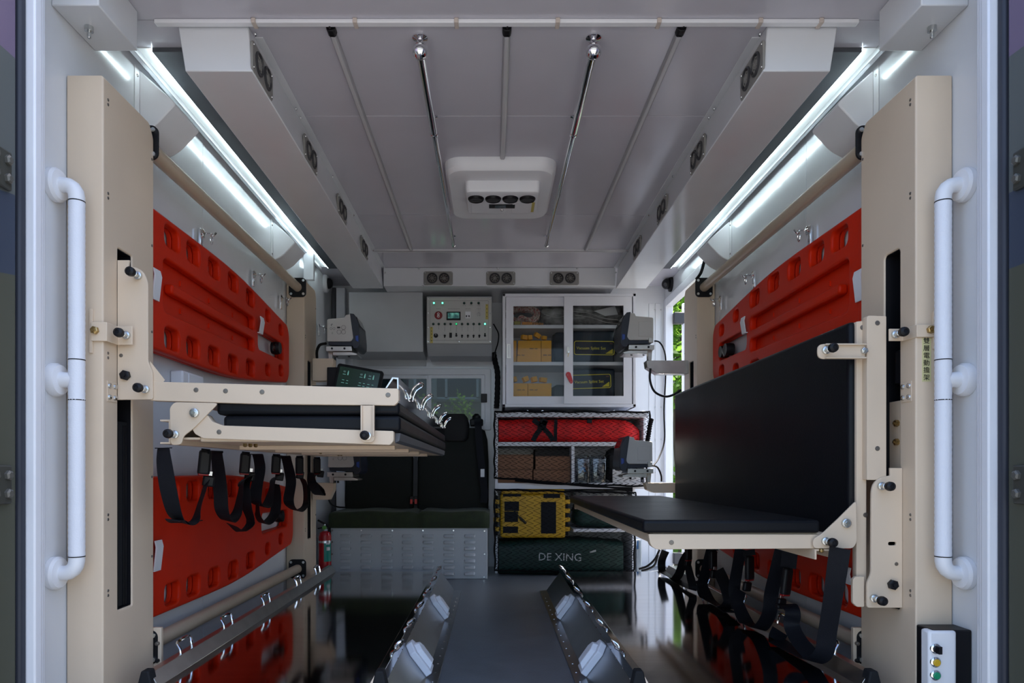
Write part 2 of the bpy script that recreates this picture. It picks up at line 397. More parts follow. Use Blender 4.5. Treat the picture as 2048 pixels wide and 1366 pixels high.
def vent(parent, c, ax):
    """plate of two round nozzles; ax is its outward normal"""
    c = Vector(c); ax = Vector(ax); front = abs(ax.y) > 0.5
    m = MB()
    out = rrect(-0.09, -0.042, 0.09, 0.042, 0.012)
    pplate(m, out, [circ(-0.037, 0, 0.028, 24), circ(0.037, 0, 0.028, 24)], 0.007, 'front' if front else 'side', c + ax*0.0035, 0.0015)
    v = build(m, 'vent', GREYV, parent)
    t = Vector((1, 0, 0)) if front else Vector((0, 1, 0))
    for k in (-1, 1):
        nozzle(v, c + t*k*0.037 + ax*0.006, ax)
        grille(v, c + t*k*0.037 + ax*0.003, ax)
    sm = MB()
    for i in (-1, 1):
        for j in (-1, 1): sm.lathe([(0.004, 0), (0.003, 0.002)], c + t*i*0.08 + Vector((0, 0, j*0.032)) + ax*0.007, ax, 8)
    build(sm, 'screw', ZINC, v)
    return v
for s in (-1, 1):
    d = thing('air_duct', (xs(s, 0.81), 3.1, C + 1.12), 'long white box duct with four vents %s' % ('over the folded stretcher' if s < 0 else 'over the open bench stretcher'), 'air duct', 'long ceiling ducts')
    m = MB()
    A0, A1 = 0.717, 0.903
    m.loft([[(xs(s, A0 + 0.012), 1.966, ZT), (xs(s, A1 + 0.024), 1.966, ZT), (xs(s, A1 + 0.003), 1.966, C + 1.12), (xs(s, A0), 1.966, C + 1.12)],
            [(xs(s, A0 + 0.012), 4.319, ZT), (xs(s, A1 + 0.024), 4.319, ZT), (xs(s, A1 + 0.003), 4.319, C + 1.12), (xs(s, A0), 4.319, C + 1.12)]])
    build(m, 'duct_body', WHITE, d, 0.003)
    for k in range(4):
        vent(d, (xs(s, A0 + 0.004), 2.05 + k*0.543, C + 1.166), (-s, 0, 0))
    sm = MB()
    for y in (1.99, 2.40, 2.46, 2.95, 3.40, 3.95): sm.lathe([(0.006, 0), (0.004, 0.003)], (xs(s, A0), y, ZT - 0.012), (-s, 0, 0), 8)
    build(sm, 'screw', ZINC, d)
    bx('flange', WHITE, d, xs(s, A0 + 0.012), xs(s, A0 - 0.012), 2.02, 4.32, ZT - 0.003, ZT - 0.0003, 0.0005)
# cross duct over the back
BF = 4.32
d = thing('air_duct', (XC, 4.4, C + 1.135), 'white cross duct with three vents above the glass cupboard and switch panel', 'air duct')
bx('duct_body', WHITE, d, xs(-1, 0.716), xs(1, 0.716), BF, YB - 0.001, C + 1.135, ZT - 0.0003, 0.003)
for px in (876.5, 1001.5, 1128.5): vent(d, (X(px, BF), BF, Z(557, BF)), (0, -1, 0))
m = MB()
for px, py in ((838, 537), (996, 537), (1154, 537), (845, 572), (770, 545), (1232, 545)): m.lathe([(0.006, 0), (0.004, 0.003)], P(px, py, BF) + Vector((0, 0, 0)), (0, -1, 0), 8)
build(m, 'screw', ZINC, d)

# ------------------------------------------------------------------ lights in the upper corners, lit
LEDM = mat('white_reflector', (0.85, 0.87, 0.87), 0.4, var=0)
for s in (-1, 1):
    l = thing('corner_light', (xs(s, 1.05), 3.1, ZT - 0.03), 'lit cool white strip light along the corner %s' % ('above the wall without a side opening' if s < 0 else 'running up to the side opening'), 'strip light', 'lit corner strip lights')
    bx('reflector', LEDM, l, xs(s, 1.0525), xs(s, 1.092), 2.07, 4.3, ZT - 0.003, ZT - 0.0005, 0)
    bx('housing', ALU, l, xs(s, 1.092), xs(s, 1.108), 1.94, 4.3, ZT - 0.022, ZT - 0.0005, 0.002)
    bx('light_tape', mat('lit_tape', (0.9, 0.95, 0.95), 0.4, var=0, emit=(0.8, 0.97, 1.0), estr=7.0), l, xs(s, 1.0505), xs(s, 1.0525), 2.07, 4.3, ZT - 0.0115, ZT - 0.003, 0)
    bx('angle_trim', DALU, l, xs(s, 0.93), xs(s, 1.0505), 2.07, 4.3, ZT - 0.0135, ZT - 0.0005, 0.001)
    bx('end_cap', BLACK, l, xs(s, 1.085), xs(s, 1.112), 1.912, 1.94, ZT - 0.03, ZT - 0.0005, 0.004)
    m = MB()
    for k in range(12): m.lathe([(0.004, 0), (0.003, 0.003)], (xs(s, 0.99), 2.2 + k*0.17, ZT - 0.014), (0, 0, -1), 6)
    build(m, 'rivet', ZINC, l)
    # moulded wall housings in the corner
    for i, (y0, y1) in enumerate(((2.143, 2.321), (3.446, 3.63))):
        w = thing('corner_housing', (xs(s, 1.08), (y0+y1)/2, C + 1.03), 'white wedge housing %s %s' % (('beside the outer lift column', 'beside the inner lift column')[i], 'on the folded stretcher side' if s < 0 else 'on the bench stretcher side'), 'housing', 'corner wedge housings')
        sec = [(xs(s, WA - 0.0005), C + 1.028), (xs(s, 1.076), C + 1.054), (xs(s, 1.012), C + 1.122), (xs(s, 1.03), C + 1.14), (xs(s, WA - 0.0005), ZT - 0.024)]
        sec = rpoly(sec, [0, 0.02, 0.012, 0.01, 0])
        build(MB().prism(sec, 'y', y0, y1), 'shell', WPLAST, w, 0.004)
        bx('flange', WPLAST, w, xs(s, WA - 0.003), xs(s, WA - 0.0005), y0 - 0.028, y0, C + 1.03, ZT - 0.024, 0.001)
        m = MB()
        for z in (C + 1.06, C + 1.2): m.lathe([(0.005, 0), (0.003, 0.003)], (xs(s, WA - 0.003), y0 - 0.014, z), (-s, 0, 0), 8)
        build(m, 'screw', ZINC, w)
        
# ------------------------------------------------------------------ on the ceiling
# cable trunking across the front edge
t = thing('cable_trunking', (XC, 1.945, ZT - 0.02), 'thin pale cable trunking clipped across the full width of the ceiling', 'trunking')
bx('cover', WPLAST, t, X(310, 1.945), X(1716, 1.945), 1.936, 1.958, ZT - 0.012, ZT - 0.0005, 0.003)
for k in range(7):
    x = X(509 + k*202, 1.945)
    if k == 6: x = X(1640, 1.945)
    bx('clip', PINK, t, x - 0.006, x + 0.006, 1.931, 1.963, ZT - 0.0145, ZT - 0.0005, 0.002)
# unlit strip lights
def strip(name, x0, y0, x1, y1, label, cap=True):
    l = thing(name, ((x0+x1)/2, (y0+y1)/2, ZT - 0.014), label, 'strip light', 'unlit strip lights on the ceiling')
    v = Vector((x1-x0, y1-y0, 0)); L = v.length; v.normalize(); w = Vector((-v.y, v.x, 0))
    sec = [(-0.011, 0), (0.011, 0), (0.009, -0.009), (0.005, -0.012), (-0.005, -0.012), (-0.009, -0.009)]
    a = Vector((x0, y0, ZT - 0.0005)); b = Vector((x1, y1, ZT - 0.0005))
    build(MB().loft([[p + w*q[0] + Vector((0, 0, q[1])) for q in sec] for p in (a, b)]), 'housing', mat('satin_strip', (0.42, 0.42, 0.44), 0.35, 0.3, var=0.03), l)
    d2 = [(-0.0065, -0.0125), (0.0065, -0.0125), (0.004, -0.015), (-0.004, -0.015)]
    build(MB().loft([[p + w*q[0] + Vector((0, 0, q[1])) for q in d2] for p in (a + v*0.02, b - v*0.01)]), 'diffuser', mat('unlit_diffuser', (0.55, 0.55, 0.57), 0.35, var=0.02), l)
    if cap:
        build(MB().loft([[p + w*q[0]*1.25 + Vector((0, 0, q[1]*1.25)) for q in sec] for p in (a - v*0.002, a + v*0.028)]), 'end_cap', BLACK, l, 0.002)
        build(MB().tube(spline([a + Vector((0, 0.0, -0.008)), a + Vector((0, -0.012, -0.012)), a + Vector((0.004, -0.02, -0.004))], 5), 0.003, 6), 'lead', BLACK, l)
    return l
strip('ceiling_light', X(661, 1.97), 1.97, X(822, 3.95), 3.95, 'unlit strip light on the ceiling nearest the folded stretcher')
strip('ceiling_light', X(1014, 1.97), 1.97, X(1005, 2.79), 2.79, 'short unlit strip light on the ceiling ending at the air conditioner')
strip('ceiling_light', X(1364, 1.97), 1.97, X(1172, 3.95), 3.95, 'unlit strip light on the ceiling nearest the open bench stretcher')
strip('ceiling_light', X(748, 3.965), 3.972, X(1258, 3.965), 3.972, 'unlit strip light running crosswise near the cross duct', cap=False)
# chrome rails
for s, xa, xb in ((-1, 840, 907), (1, 1187, 1093)):
    DA, DB = 2.02, 3.76
    a = Vector((X(xa, DA), DA, ZT)); b = Vector((X(xb, DB), DB, ZT)); DR = 0.042
    r = thing('ceiling_grab_rail', (a.x, 3.0, ZT - 0.08), 'chrome grab rail hung from the ceiling on the %s side of the air conditioner' % ('switch panel' if s < 0 else 'side opening'), 'grab rail', 'chrome ceiling rails')
    m = MB(); m.lathe([(0.022, 0), (0.022, 0.004), (0.009, 0.009), (0.007, 0.014), (0.007, 0.026), (0.01, 0.03)], a - Vector((0, 0, 0.0005)), (0, 0, -1), 20)
    build(m, 'base', CHROME, r)
    build(MB().sphere(a - Vector((0, 0, DR)), 0.023, 18), 'ball', CHROME, r)
    zr = Vector((0, 0, -DR)); dirv = (b - a).normalized(); mid = a + (b - a) * 0.28
    build(MB().cyl(a + zr, mid + zr, 0.0132, 16), 'tube', CHROME, r)
    build(MB().cyl(mid + zr, b + zr, 0.0102, 16), 'tube', CHROME, r)
    m = MB(); m.lathe([(0.012, 0), (0.015, 0.004), (0.015, 0.016), (0.01, 0.02)], mid + zr - dirv*0.005, dirv, 18)
    build(m, 'collar', CHROME, r)
    for p in (a + (b - a)*0.26, b - dirv*0.03):
        m = MB(); m.lathe([(0.016, 0), (0.016, 0.004), (0.006, 0.008), (0.006, DR - 0.002)], p - Vector((0, 0, 0.0005)), (0, 0, -1), 14)
        build(m, 'bracket', CHROME, r)
    build(MB().sphere(b + zr, 0.013, 12), 'end_knob', CHROME, r)
# air conditioner
ac = thing('air_conditioner', (XC - 0.008, 3.08, ZT - 0.14), 'white square ceiling air conditioner with four round black nozzles', 'air conditioner')
AX0, AX1, AY0, AY1 = X(887, 2.8), X(1116, 2.8), 2.79, 3.36
m = MB(); loops = []
for z, ins in ((ZT - 0.0005, 0.0), (ZT - 0.035, 0.004), (ZT - 0.05, 0.016), (ZT - 0.055, 0.04)):
    loops.append([(x, y, z) for x, y in rrect(AX0+ins, AY0+ins, AX1-ins, AY1-ins, 0.075-ins*0.5, 7)])
m.loft(loops); build(m, 'shroud', WPLAST, ac)
BX0, BX1 = X(931, 2.9), X(1080, 2.9)
m = MB(); loops = []
for z, i0, i1 in ((ZT - 0.05, 0.0, 0.0), (ZT - 0.088, 0.0, 0.004), (ZT - 0.099, 0.005, 0.008), (ZT - 0.103, 0.013, 0.016)):
    loops.append([(x, y, z) for x, y in rrect(BX0+i0, 2.89+i0, BX1-i0, 3.155-i1, 0.018, 5)])
m.loft(loops); build(m, 'control_box', WPLAST, ac)
for k in range(4):
    px = 952 + k*34.3
    c = Vector((X(px, 2.957), 2.957, ZT - 0.103))
    m = MB(); m.lathe([(0.034, 0), (0.034, 0.004), (0.03, 0.010), (0.026, 0.006), (0.02, 0.004), (0.006, 0.004)], c, (0, 0, -1), 22)
    nz_ = build(m, 'nozzle', BLACK, ac)
    m = MB()
    for q in range(-2, 3): m.obox(c + Vector((0, q*0.009, -0.007)), (2*math.sqrt(max(0.0001, 0.025**2 - (q*0.009)**2)), 0.002, 0.006))
    build(m, 'vane', DGREY, nz_)
bx('display', BLACK, ac, X(978, 3.03), X(1030, 3.03), 3.022, 3.064, ZT - 0.1055, ZT - 0.102, 0.001)
bx('display_window', mat('grey_display', (0.06, 0.08, 0.09), 0.2), ac, X(990, 3.03), X(1012, 3.03), 3.028, 3.058, ZT - 0.1065, ZT - 0.1045, 0.0005)
bx('cover_panel', WPLAST, ac, BX0 + 0.02, BX0 + 0.09, 3.0, 3.12, ZT - 0.1045, ZT - 0.1025, 0.001)
bx('cover_panel', WPLAST, ac, BX1 - 0.11, BX1 - 0.035, 3.0, 3.12, ZT - 0.1045, ZT - 0.1025, 0.001)
m = MB(); m.lathe([(0.006, 0), (0.004, 0.004)], (X(1004, 3.09), 3.088, ZT - 0.103), (0, 0, -1), 10); build(m, 'screw', ZINC, ac)
YEL = mat('yellow_label', (0.55, 0.45, 0.12), 0.5)
bx('sticker', YEL, ac, BX1 - 0.027, BX1 - 0.015, 3.0, 3.11, ZT - 0.1045, ZT - 0.1025, 0.0)
# ------------------------------------------------------------------ lift frames: two columns and two tubes a side
SZ0, SZ1 = C - 0.369, C + 0.585                          # slot in each column
def pin(parent, base, L=0.042, ax=(0, -1, 0)):
    """spring lock pin: chrome stem, black knob"""
    base = Vector(base); ax = Vector(ax)
    m = MB(); m.lathe([(0.0105, 0), (0.0105, 0.008), (0.0075, 0.009), (0.0075, L*0.55), (0.004, L*0.6), (0.004, L*0.8)], base, ax, 14)
    p = build(m, 'lock_pin', ZINC, parent)
    m = MB(); m.lathe([(0.005, L*0.68), (0.0105, L*0.76), (0.0125, L*0.95), (0.0115, L*1.15), (0.006, L*1.24), (0.005, L*1.2)], base, ax, 14)
    build(m, 'knob', BLACK, p)
    return p
def nut(parent, base, r=0.011, m_=ZINC, ax=(0, -1, 0), name='bolt', n=6, h=0.009):
    m = MB(); m.lathe([(r, 0), (r, h), (r*0.8, h*1.15), (r*0.45, h*1.2), (r*0.4, h*1.5)], base, ax, n)
    return build(m, name, m_, parent, smooth=False)
def dot(m, p, r=0.0065, ax=(0, -1, 0)): return m.lathe([(r, 0), (r*0.9, 0.0012), (r*0.5, 0.0014)], p, ax, 12)
SCREWM = mat('grey_screw', (0.2, 0.18, 0.16), 0.4, 0.8)
CY = ((1.775, 2.04), (3.67, 3.92))                        # column depths
frames = {}
for s in (-1, 1):
    lf = thing('stretcher_lift_frame', (xs(s, 1.08), 2.8, 0), 'beige steel lift frame of two columns and two tubes %s' % ('carrying the folded stretcher' if s < 0 else 'carrying the open bench stretcher'), 'lift frame', 'stretcher lift frames')
    frames[s] = lf
    xm_ = xs(s, (CA + WA)/2 - 0.001)
    for k, (y0, y1) in enumerate(CY):
        out = rpoly([(y0, 0.0005), (y1, 0.0005), (y1, C + 0.965), (y1 - 0.025, C + 1.0), (y0, C + 1.0)], [0, 0, 0.01, 0.01, 0])
        ys0, ys1 = y0 + 0.07, y0 + 0.142
        m = MB(); pplate(m, out, [rrect(ys0, SZ0, ys1, SZ1, 0.012 if s > 0 else 0.004)], WA - CA - 0.002, 'side', (xm_, 0, 0), 0.005, 3)
        c = build(m, 'column', BEIGE, lf)
        bx('slot_shade_back', BLACK, c, xs(s, CA + 0.05), xs(s, CA + 0.056), ys0 - 0.001, ys1 + 0.001, SZ0, SZ1, 0)  # black sheet stands in for the shade inside the hollow column
        m = MB(); pplate(m, rrect(ys0 + 0.0003, SZ0 + 0.0003, ys1 - 0.0003, SZ1 - 0.0003, 0.0117 if s > 0 else 0.0037), [rrect(ys0 + 0.0022, SZ0 + 0.0022, ys1 - 0.0022, SZ1 - 0.0022, 0.01 if s > 0 else 0.002)], 0.046, 'side', (xs(s, CA + 0.0265), 0, 0))
        build(m, 'slot_shade_ring', BLACK, c)  # black ring darkens the slot walls like the shaded hollow behind
        if s < 0:
            bx('slot_belt', RUBBER, c, xs(s, CA + 0.012), xs(s, CA + 0.018), ys0 + 0.003, ys1 - 0.003, SZ0 + 0.004, C + 0.13, 0.001)
            m = MB()
            for q in (0.015, 0.045, 0.055): m.box(xs(s, CA + 0.009), xs(s, CA + 0.012), ys0 + q, ys0 + q + 0.004, SZ0 + 0.004, C + 0.12)
            build(m, 'belt_rib', BLACK, c)
        else:
            build(MB().cyl((xs(s, CA + 0.03), ys0 + 0.036, C + 0.2), (xs(s, CA + 0.03), ys0 + 0.036, SZ1), 0.006, 10), 'lead_screw', ZINC, c)
            build(MB().lathe([(0.021, 0), (0.021, 0.085), (0.012, 0.09)], (xs(s, CA + 0.03), ys0 + 0.034, C + 0.232), (0, 0, 1), 8), 'coupling', BLACK, c, smooth=False)
            build(MB().cyl((xs(s, CA + 0.03), ys0 + 0.034, C + 0.17), (xs(s, CA + 0.03), ys0 + 0.034, C + 0.235), 0.007, 10), 'threaded_rod', ZINC, c)
            bx('slot_carriage', BEIGE, c, xs(s, CA + 0.012), xs(s, CA + 0.03), ys0 + 0.003, ys1 - 0.003, C + 0.0, C + 0.185, 0.001)
            for z in (C + 0.125, C + 0.075): nut(c, (xs(s, CA + 0.012), ys0 + 0.028, z), 0.009, BRASS, (-s, 0, 0), 'bolt')
        m = MB()
        for z in (C + 0.95, C + 0.71, C - 0.31, C - 0.115) + (() if s > 0 else (C + 0.30,)):
            dot(m, (xs(s, CA), y0 + 0.022, z), 0.004, (-s, 0, 0)); dot(m, (xs(s, CA), y0 + 0.022, z - 0.012), 0.004, (-s, 0, 0))
        for z in (C + 0.9, C + 0.65, C + 0.4, C - 0.02, C - 0.25):
            dot(m, (xs(s, CA), y1 - 0.012, z), 0.004, (-s, 0, 0))
        build(m, 'screw', SCREWM, c)
        if k == 0:   # little joint plate with four screws
            pz0, pz1 = Z(804, 1.81), Z(763, 1.81)
            bx('joint_plate', BEIGE, c, xs(s, CA - 0.002), xs(s, CA), 1.79, 1.836, pz0, pz1, 0.001)
            m = MB()
            for y in (1.80, 1.826):
                for z in (pz0 + 0.012, pz1 - 0.012): m.lathe([(0.007, 0), (0.006, 0.004), (0.002, 0.006)], (xs(s, CA - 0.002), y, z), (-s, 0, 0), 10)
            build(m, 'rivet', ZINC, c)
            # shim strip on the column front and the wrap-round lock strap
            zt, zb = (Z(645, 1.775), Z(683, 1.775)) if s < 0 else (Z(650, 1.775), Z(675, 1.775))
            xa, xb = (X(183, 1.77), X(211, 1.77)) if s < 0 else (X(1868, 1.77), X(1836, 1.77))
            xc_, xd = (X(236, 1.83), X(268, 1.83)) if s < 0 else (X(1806, 1.83), X(1775, 1.83))
            pth = [(xa, 1.771), (xb, 1.771), ((xb+xc_)/2, 1.778), (xc_, 1.832), (xd, 1.832)]
            pth = [(xa, 1.7715), (xb + s*(-0.0) , 1.7715), (xc_ , 1.826), (xd, 1.826)]
            wm = MB(); q = [Vector((p[0], p[1], 0)) for p in pth]
            loops = []
            for i, p in enumerate(q):
                tg = (q[min(i+1, 3)] - q[max(i-1, 0)]).normalized(); n_ = Vector((tg.y, -tg.x, 0))
                if n_.y > 0: n_ = -n_
                loops.append([Vector((p.x, p.y, zb)) , Vector((p.x, p.y, zt)), Vector((p.x, p.y, zt)) + n_*0.005, Vector((p.x, p.y, zb)) + n_*0.005])
            wm.loft(loops); ls = build(wm, 'lock_strap', BEIGE, lf, 0.0012)
            pin(ls, (xd - s*(-0.013), 1.82, (zt+zb)/2), 0.04) if False else pin(ls, (xd + s*0.014, 1.821, (zt+zb)/2), 0.04)
            nut(ls, ((xa + s*(-0.012)), 1.7665, (zt+zb)/2 + 0.002), 0.01, BRASS, (0, -1, 0), 'bolt')
            bx('shim', BEIGE, ls, xa + s*0.006, xa - s*0.002, 1.7695, 1.775, zb - 0.03, zt + 0.035, 0.001)
    # tubes and their flanges
    for zt in (C + 0.955, C - 0.517):
        xt = xs(s, 1.063)
        tb = build(MB().cyl((xt, 2.04, zt), (xt, 3.67, zt), 0.0235, 20), 'tube', BEIGE2, lf)
        for y in (2.044, 3.662):
            m = MB(); pplate(m, rrect(xt - 0.045, zt - 0.05, xt + 0.045, zt + 0.05, 0.02), [], 0.008, 'front', (0, y, 0), 0.001)
            fl = build(m, 'flange', BLACK, tb)
            m = MB()
            for i in (-1, 1):
                for j in (-1, 1): m.lathe([(0.008, 0), (0.007, 0.005)], (xt + i*0.032, y - 0.004, zt + j*0.035), (0, -1, 0), 10)
            build(m, 'bolt_set', ZINC, fl, kind='stuff')
    # foot bracket beside the front column
    m = MB(); m.box(xs(s, CA - 0.021), xs(s, CA + 0.02), 2.0405, 2.055, 0.0005, C - 0.46)
    fb = build(m, 'foot_bracket', BEIGE, lf, 0.002)
    nut(fb, (xs(s, CA - 0.012), 2.0405, C - 0.505), 0.006, SCREWM); nut(fb, (xs(s, CA - 0.012), 2.0405, C - 0.555), 0.006, BLACK)
# sticker with vertical lettering on the column front beside the grab handle
st = bx('sticker', mat('pale_yellow_sticker', (0.62, 0.58, 0.3), 0.45, var=0.02), frames[1], X(1844, 1.775), X(1862, 1.775), 1.7742, 1.775, Z(763, 1.775), Z(676, 1.775), 0)
INK = mat('black_ink', (0.01, 0.01, 0.01), 0.6, var=0)
for i, ch in enumerate('雙層電動擔架'):
    text(ch, 0.0165, (X(1853, 1.774), 1.7738, Z(682.5 + i*14.6, 1.774) - 0.0), INK, 'character', st)

# ------------------------------------------------------------------ folded stretcher
D0, D9 = 1.85, 3.65
fs = thing('folded_stretcher', (-0.55, 2.7, C + 0.06), 'folded stretcher with two black pads sandwiched between beige frames', 'stretcher')
m = MB(); pplate(m, rpoly(pxpoly([(236,521),(260,521),(258,534),(273,535),(288,544),(297,564),(297,725),(306,743),(307,799),(236,800)], 1.842), [0,0,0.001,0.012,0.016,0.02,0.01,0.01,0.006,0]), [], 0.007, 'front', (0, 1.842, 0), 0.0012)
cp = build(m, 'carriage_plate', BEIGE, fs)
for px, py in ((277, 552), (292, 779)): pin(cp, P(px, py, 1.838))
nut(cp, P(252, 751, 1.838), 0.0135, BLACK, name='bolt', h=0.01)
m = MB(); dot(m, P(242, 711, 1.8385), 0.005); build(m, 'hole', SCREWM, cp)
m = MB(); m.loft([[P(300, 722, 1.846), P(330, 760, 1.846), P(300, 798, 1.846)], [P(300, 722, 1.853), P(330, 760, 1.853), P(300, 798, 1.853)]])
build(m, 'gusset', BEIGE, fs)
def beam(name, pts, D, th=0.03, r=0.006, m_=BEIGE, par=fs, dots=(), bev=0.0015):
    m = MB(); pplate(m, rpoly(pxpoly(pts, D), r), [], th, 'front', (0, D + th/2, 0), bev)
    o = build(m, name, m_, par)
    if dots:
        m = MB()
        for a, b in dots: dot(m, P(a, b, D - 0.0003))
        build(m, 'screw', SCREWM, o)
    return o
beam('upper_beam', [(304,763),(797,777),(797,803),(789,811),(520,808),(300,801)], 1.845, 0.032, 0.004, dots=((392,780),(451,782),(524,784),(776,790)))
o = build(MB().box(X(306, 1.845), -0.262, D9 - 0.03, D9, C + 0.18, C + 0.225), 'upper_beam', BEIGE, fs, 0.002)
# pan of the upper half and its outer member
build(MB().box(-0.87, -0.27, 1.88, D9 - 0.03, C + 0.186, C + 0.194), 'upper_pan', BEIGE, fs, 0.001)
# inner edge rail: hollow trapezoid and mirror-like side plate
m = MB()
o_ = pxpoly([(770,776),(784,754),(797,755),(797.5,806)], 1.85); i_ = pxpoly([(774,776),(786.5,757.5),(793.5,758.5),(794,806)], 1.85)
sec = o_ + i_[::-1]
m.prism(sec, 'y', 1.852, D9); build(m, 'edge_rail', STEEL, fs, 0.0006)
m = MB(); dy = (1 - 0.9)
def u_handle(parent, base, out, w=0.075, r=0.0031, h1=0.012, up=0.045, outd=0.034, name='hook_handle', axis=(0, 1, 0)):
    """bent U of round bar: two feet on base, bending up and outwards"""
    base = Vector(base); out = Vector(out); up_ = Vector((0, 0, 1)); ax = Vector(axis)
    path = []
    for sg in (0, 1):
        f = base + ax*w*sg
        leg = [f + out*0.002, f + out*0.006 + up_*0.001, f + out*0.007 + up_*h1, f + out*(outd*0.45) + up_*(h1 + (up-h1)*0.55), f + out*outd + up_*up]
        path += leg if sg == 0 else leg[::-1]
    m = MB(); m.tube(spline(path, 4), r, 8)
    return build(m, name, CHROME, parent)
for D in (2.06, 2.38, 2.78, 3.17, 3.5):
    u_handle(fs, (-0.2475, D, Z(797, 2.06) + (D-2.06)*0.004), (1, 0, 0), up=0.046, outd=0.036)
# pads
def pad(name, x0, x1, y0, y1, z0, z1, par, bev=0.011):
    return build(MB().box(x0, x1, y0, y1, z0, z1), name, BLACKV, par, bev, 4)
pad('pad', X(432, 1.86), -0.247, 1.86, D9 - 0.01, C + 0.1465, C + 0.185, fs)
pad('pad', X(446, 1.86), -0.244, 1.858, D9 - 0.01, C + 0.101, C + 0.145, fs)
# lower frame
beam('lower_beam', [(414,829),(424,843),(446,851),(787,862),(787,882),(780,890),(407,877),(390,868),(383,856)], 1.848, 0.03, 0.004, dots=((438,864),))
build(MB().box(X(400, 1.86), -0.262, 1.86, D9, C + 0.075, C + 0.1005), 'lower_pan', BEIGE, fs, 0.004)
m = MB(); m.prism([(-0.262, C + 0.072), (-0.25, C + 0.078), (-0.247, C + 0.099), (-0.262, C + 0.1)], 'y', 1.88, D9 - 0.01); build(m, 'edge_trim', DALU, fs, 0.001)
for y in (2.15, 2.5, 2.85, 3.2): build(MB().box(X(400, 1.86), -0.30, y, y + 0.03, C + 0.062, C + 0.075), 'cross_bar', BEIGE, fs, 0.002)
# hinge plate, channel, strut
beam('hinge_plate', [(349,804),(437,806),(388,856),(366,873),(363,889),(341,891),(339,815)], 1.842, 0.006, 0.012)
nut(fs, P(390, 826, 1.842), 0.012, ZINC, name='bolt', n=12); pin(fs, P(351, 869, 1.842))
m = MB(); zc0, zc1 = Z(888, 1.85), Z(839, 1.85); xa, xb = X(320, 1.85), X(341, 1.85)
m.prism([(xa, zc0), (xb, zc0), (xb, zc1), (xa, zc1), (xa, zc1-0.005), (xb-0.005, zc1-0.005), (xb-0.005, zc0+0.005), (xa, zc0+0.005)], 'y', 1.85, D9)
build(m, 'hinge_channel', BEIGE, fs, 0.001)
bx('hinge_web', BEIGE, fs, xb, X(400, 1.86), 1.86, D9, zc0 + 0.012, zc0 + 0.018, 0.001)
m = MB(); z0, z1 = Z(885, 1.835), Z(811, 1.835); x0, x1 = X(722, 1.835), X(749, 1.835)
pplate(m, rpoly([(x0, z0), (x1, z0), (x1, z1), (x0, z1)], [0.014, 0.014, 0, 0]), [], 0.006, 'front', (0, 1.838, 0), 0.001)
m.box(x1 - 0.004, x1, 1.828, 1.836, z0 + 0.016, z1); m.box(x0, x0 + 0.004, 1.828, 1.836, z0 + 0.016, z1)
sw = build(m, 'strut', BEIGE, fs, 0.0008); pin(sw, P(735, 872, 1.835))
m = MB()
for y in (1.98, 2.22, 2.52, 2.85, 3.18):
    for q in (0, 0.016, 0.032): m.lathe([(0.006, 0), (0.006, 0.008), (0.003, 0.01)], (-0.70 + q*0.6, y + q, C + 0.075), (0, 0, -1), 6)
build(m, 'belt_bolt', BRASS, fs)

# ------------------------------------------------------------------ open bench stretcher
bs = thing('bench_stretcher', (0.7, 2.7, C - 0.2), 'stretcher opened into a bench with black seat pad and upright back pad', 'stretcher')
pad('seat_pad', X(1286, 1.85), X(1641, 1.85), 1.85, 3.6, C - 0.167, C - 0.132, bs, 0.009)
m = MB(); m.box(0.952, 0.988, 1.872, 3.66, C - 0.198, C + 0.397)
build(m, 'back_pad', BLACKV, bs, 0.012, 4)
beam('seat_beam', [(1297,1068),(1642,1069),(1642,1097),(1312,1099),(1301,1091)], 1.858, 0.03, [0,0,0,0.012,0.012], par=bs, dots=((1343,1085),))
build(MB().box(X(1300, 1.87), X(1655, 1.87), 1.87, 3.6, C - 0.196, C - 0.1675), 'seat_pan', BEIGE, bs, 0.004)
build(MB().box(X(1300, 1.87), X(1655, 1.87), 3.575, 3.605, C - 0.2, C - 0.17), 'seat_beam', BEIGE, bs, 0.003)
beam('hinge_plate', [(1626,1078),(1645,1067),(1677,1037),(1713,1001),(1714,1085),(1706,1097),(1627,1097)], 1.845, 0.006, 0.01, par=bs)
nut(bs, P(1691, 1046, 1.845), 0.012, ZINC, name='bolt', n=12); pin(bs, P(1650, 1082, 1.845))
m = MB(); xa, xb = X(1629, 1.85), X(1678, 1.85); zt, zb = Z(1098, 1.85), Z(1119, 1.85); t = 0.005
m.prism([(xa, zb), (xa, zt), (xb, zt), (xb, zb), (xb-t, zb), (xb-t, zt-t), (xa+t, zt-t), (xa+t, zb)], 'y', 1.848, D9)
build(m, 'hinge_channel', BEIGE, bs, 0.001)
nut(bs, P(1641, 1101, 1.85), 0.006, BRASS, (0, -1, 0))
# back frame posts
beam('back_post', [(1713,643),(1733,641),(1733,1205),(1713,1205)], 1.862, 0.022, 0.003, par=bs, dots=((1725,655),(1731,900),(1731,1030)))
beam('back_post', [(1734,634),(1737,631),(1773,632),(1773,960),(1734,960)], 1.838, 0.024, 0.003, par=bs, dots=((1755,646),(1755,897)))
build(MB().box(0.988, 1.036, 3.62, 3.65, C - 0.25, C + 0.4), 'back_post', BEIGE, bs, 0.003)
build(MB().box(0.988, 0.996, 1.884, 3.62, C - 0.16, C + 0.385), 'back_pan', BEIGE, bs, 0.001)
o = beam('post_foot', [(1706,1158),(1712,1153),(1729,1153),(1729,1214),(1714,1214),(1706,1206)], 1.848, 0.012, 0.004, par=bs)
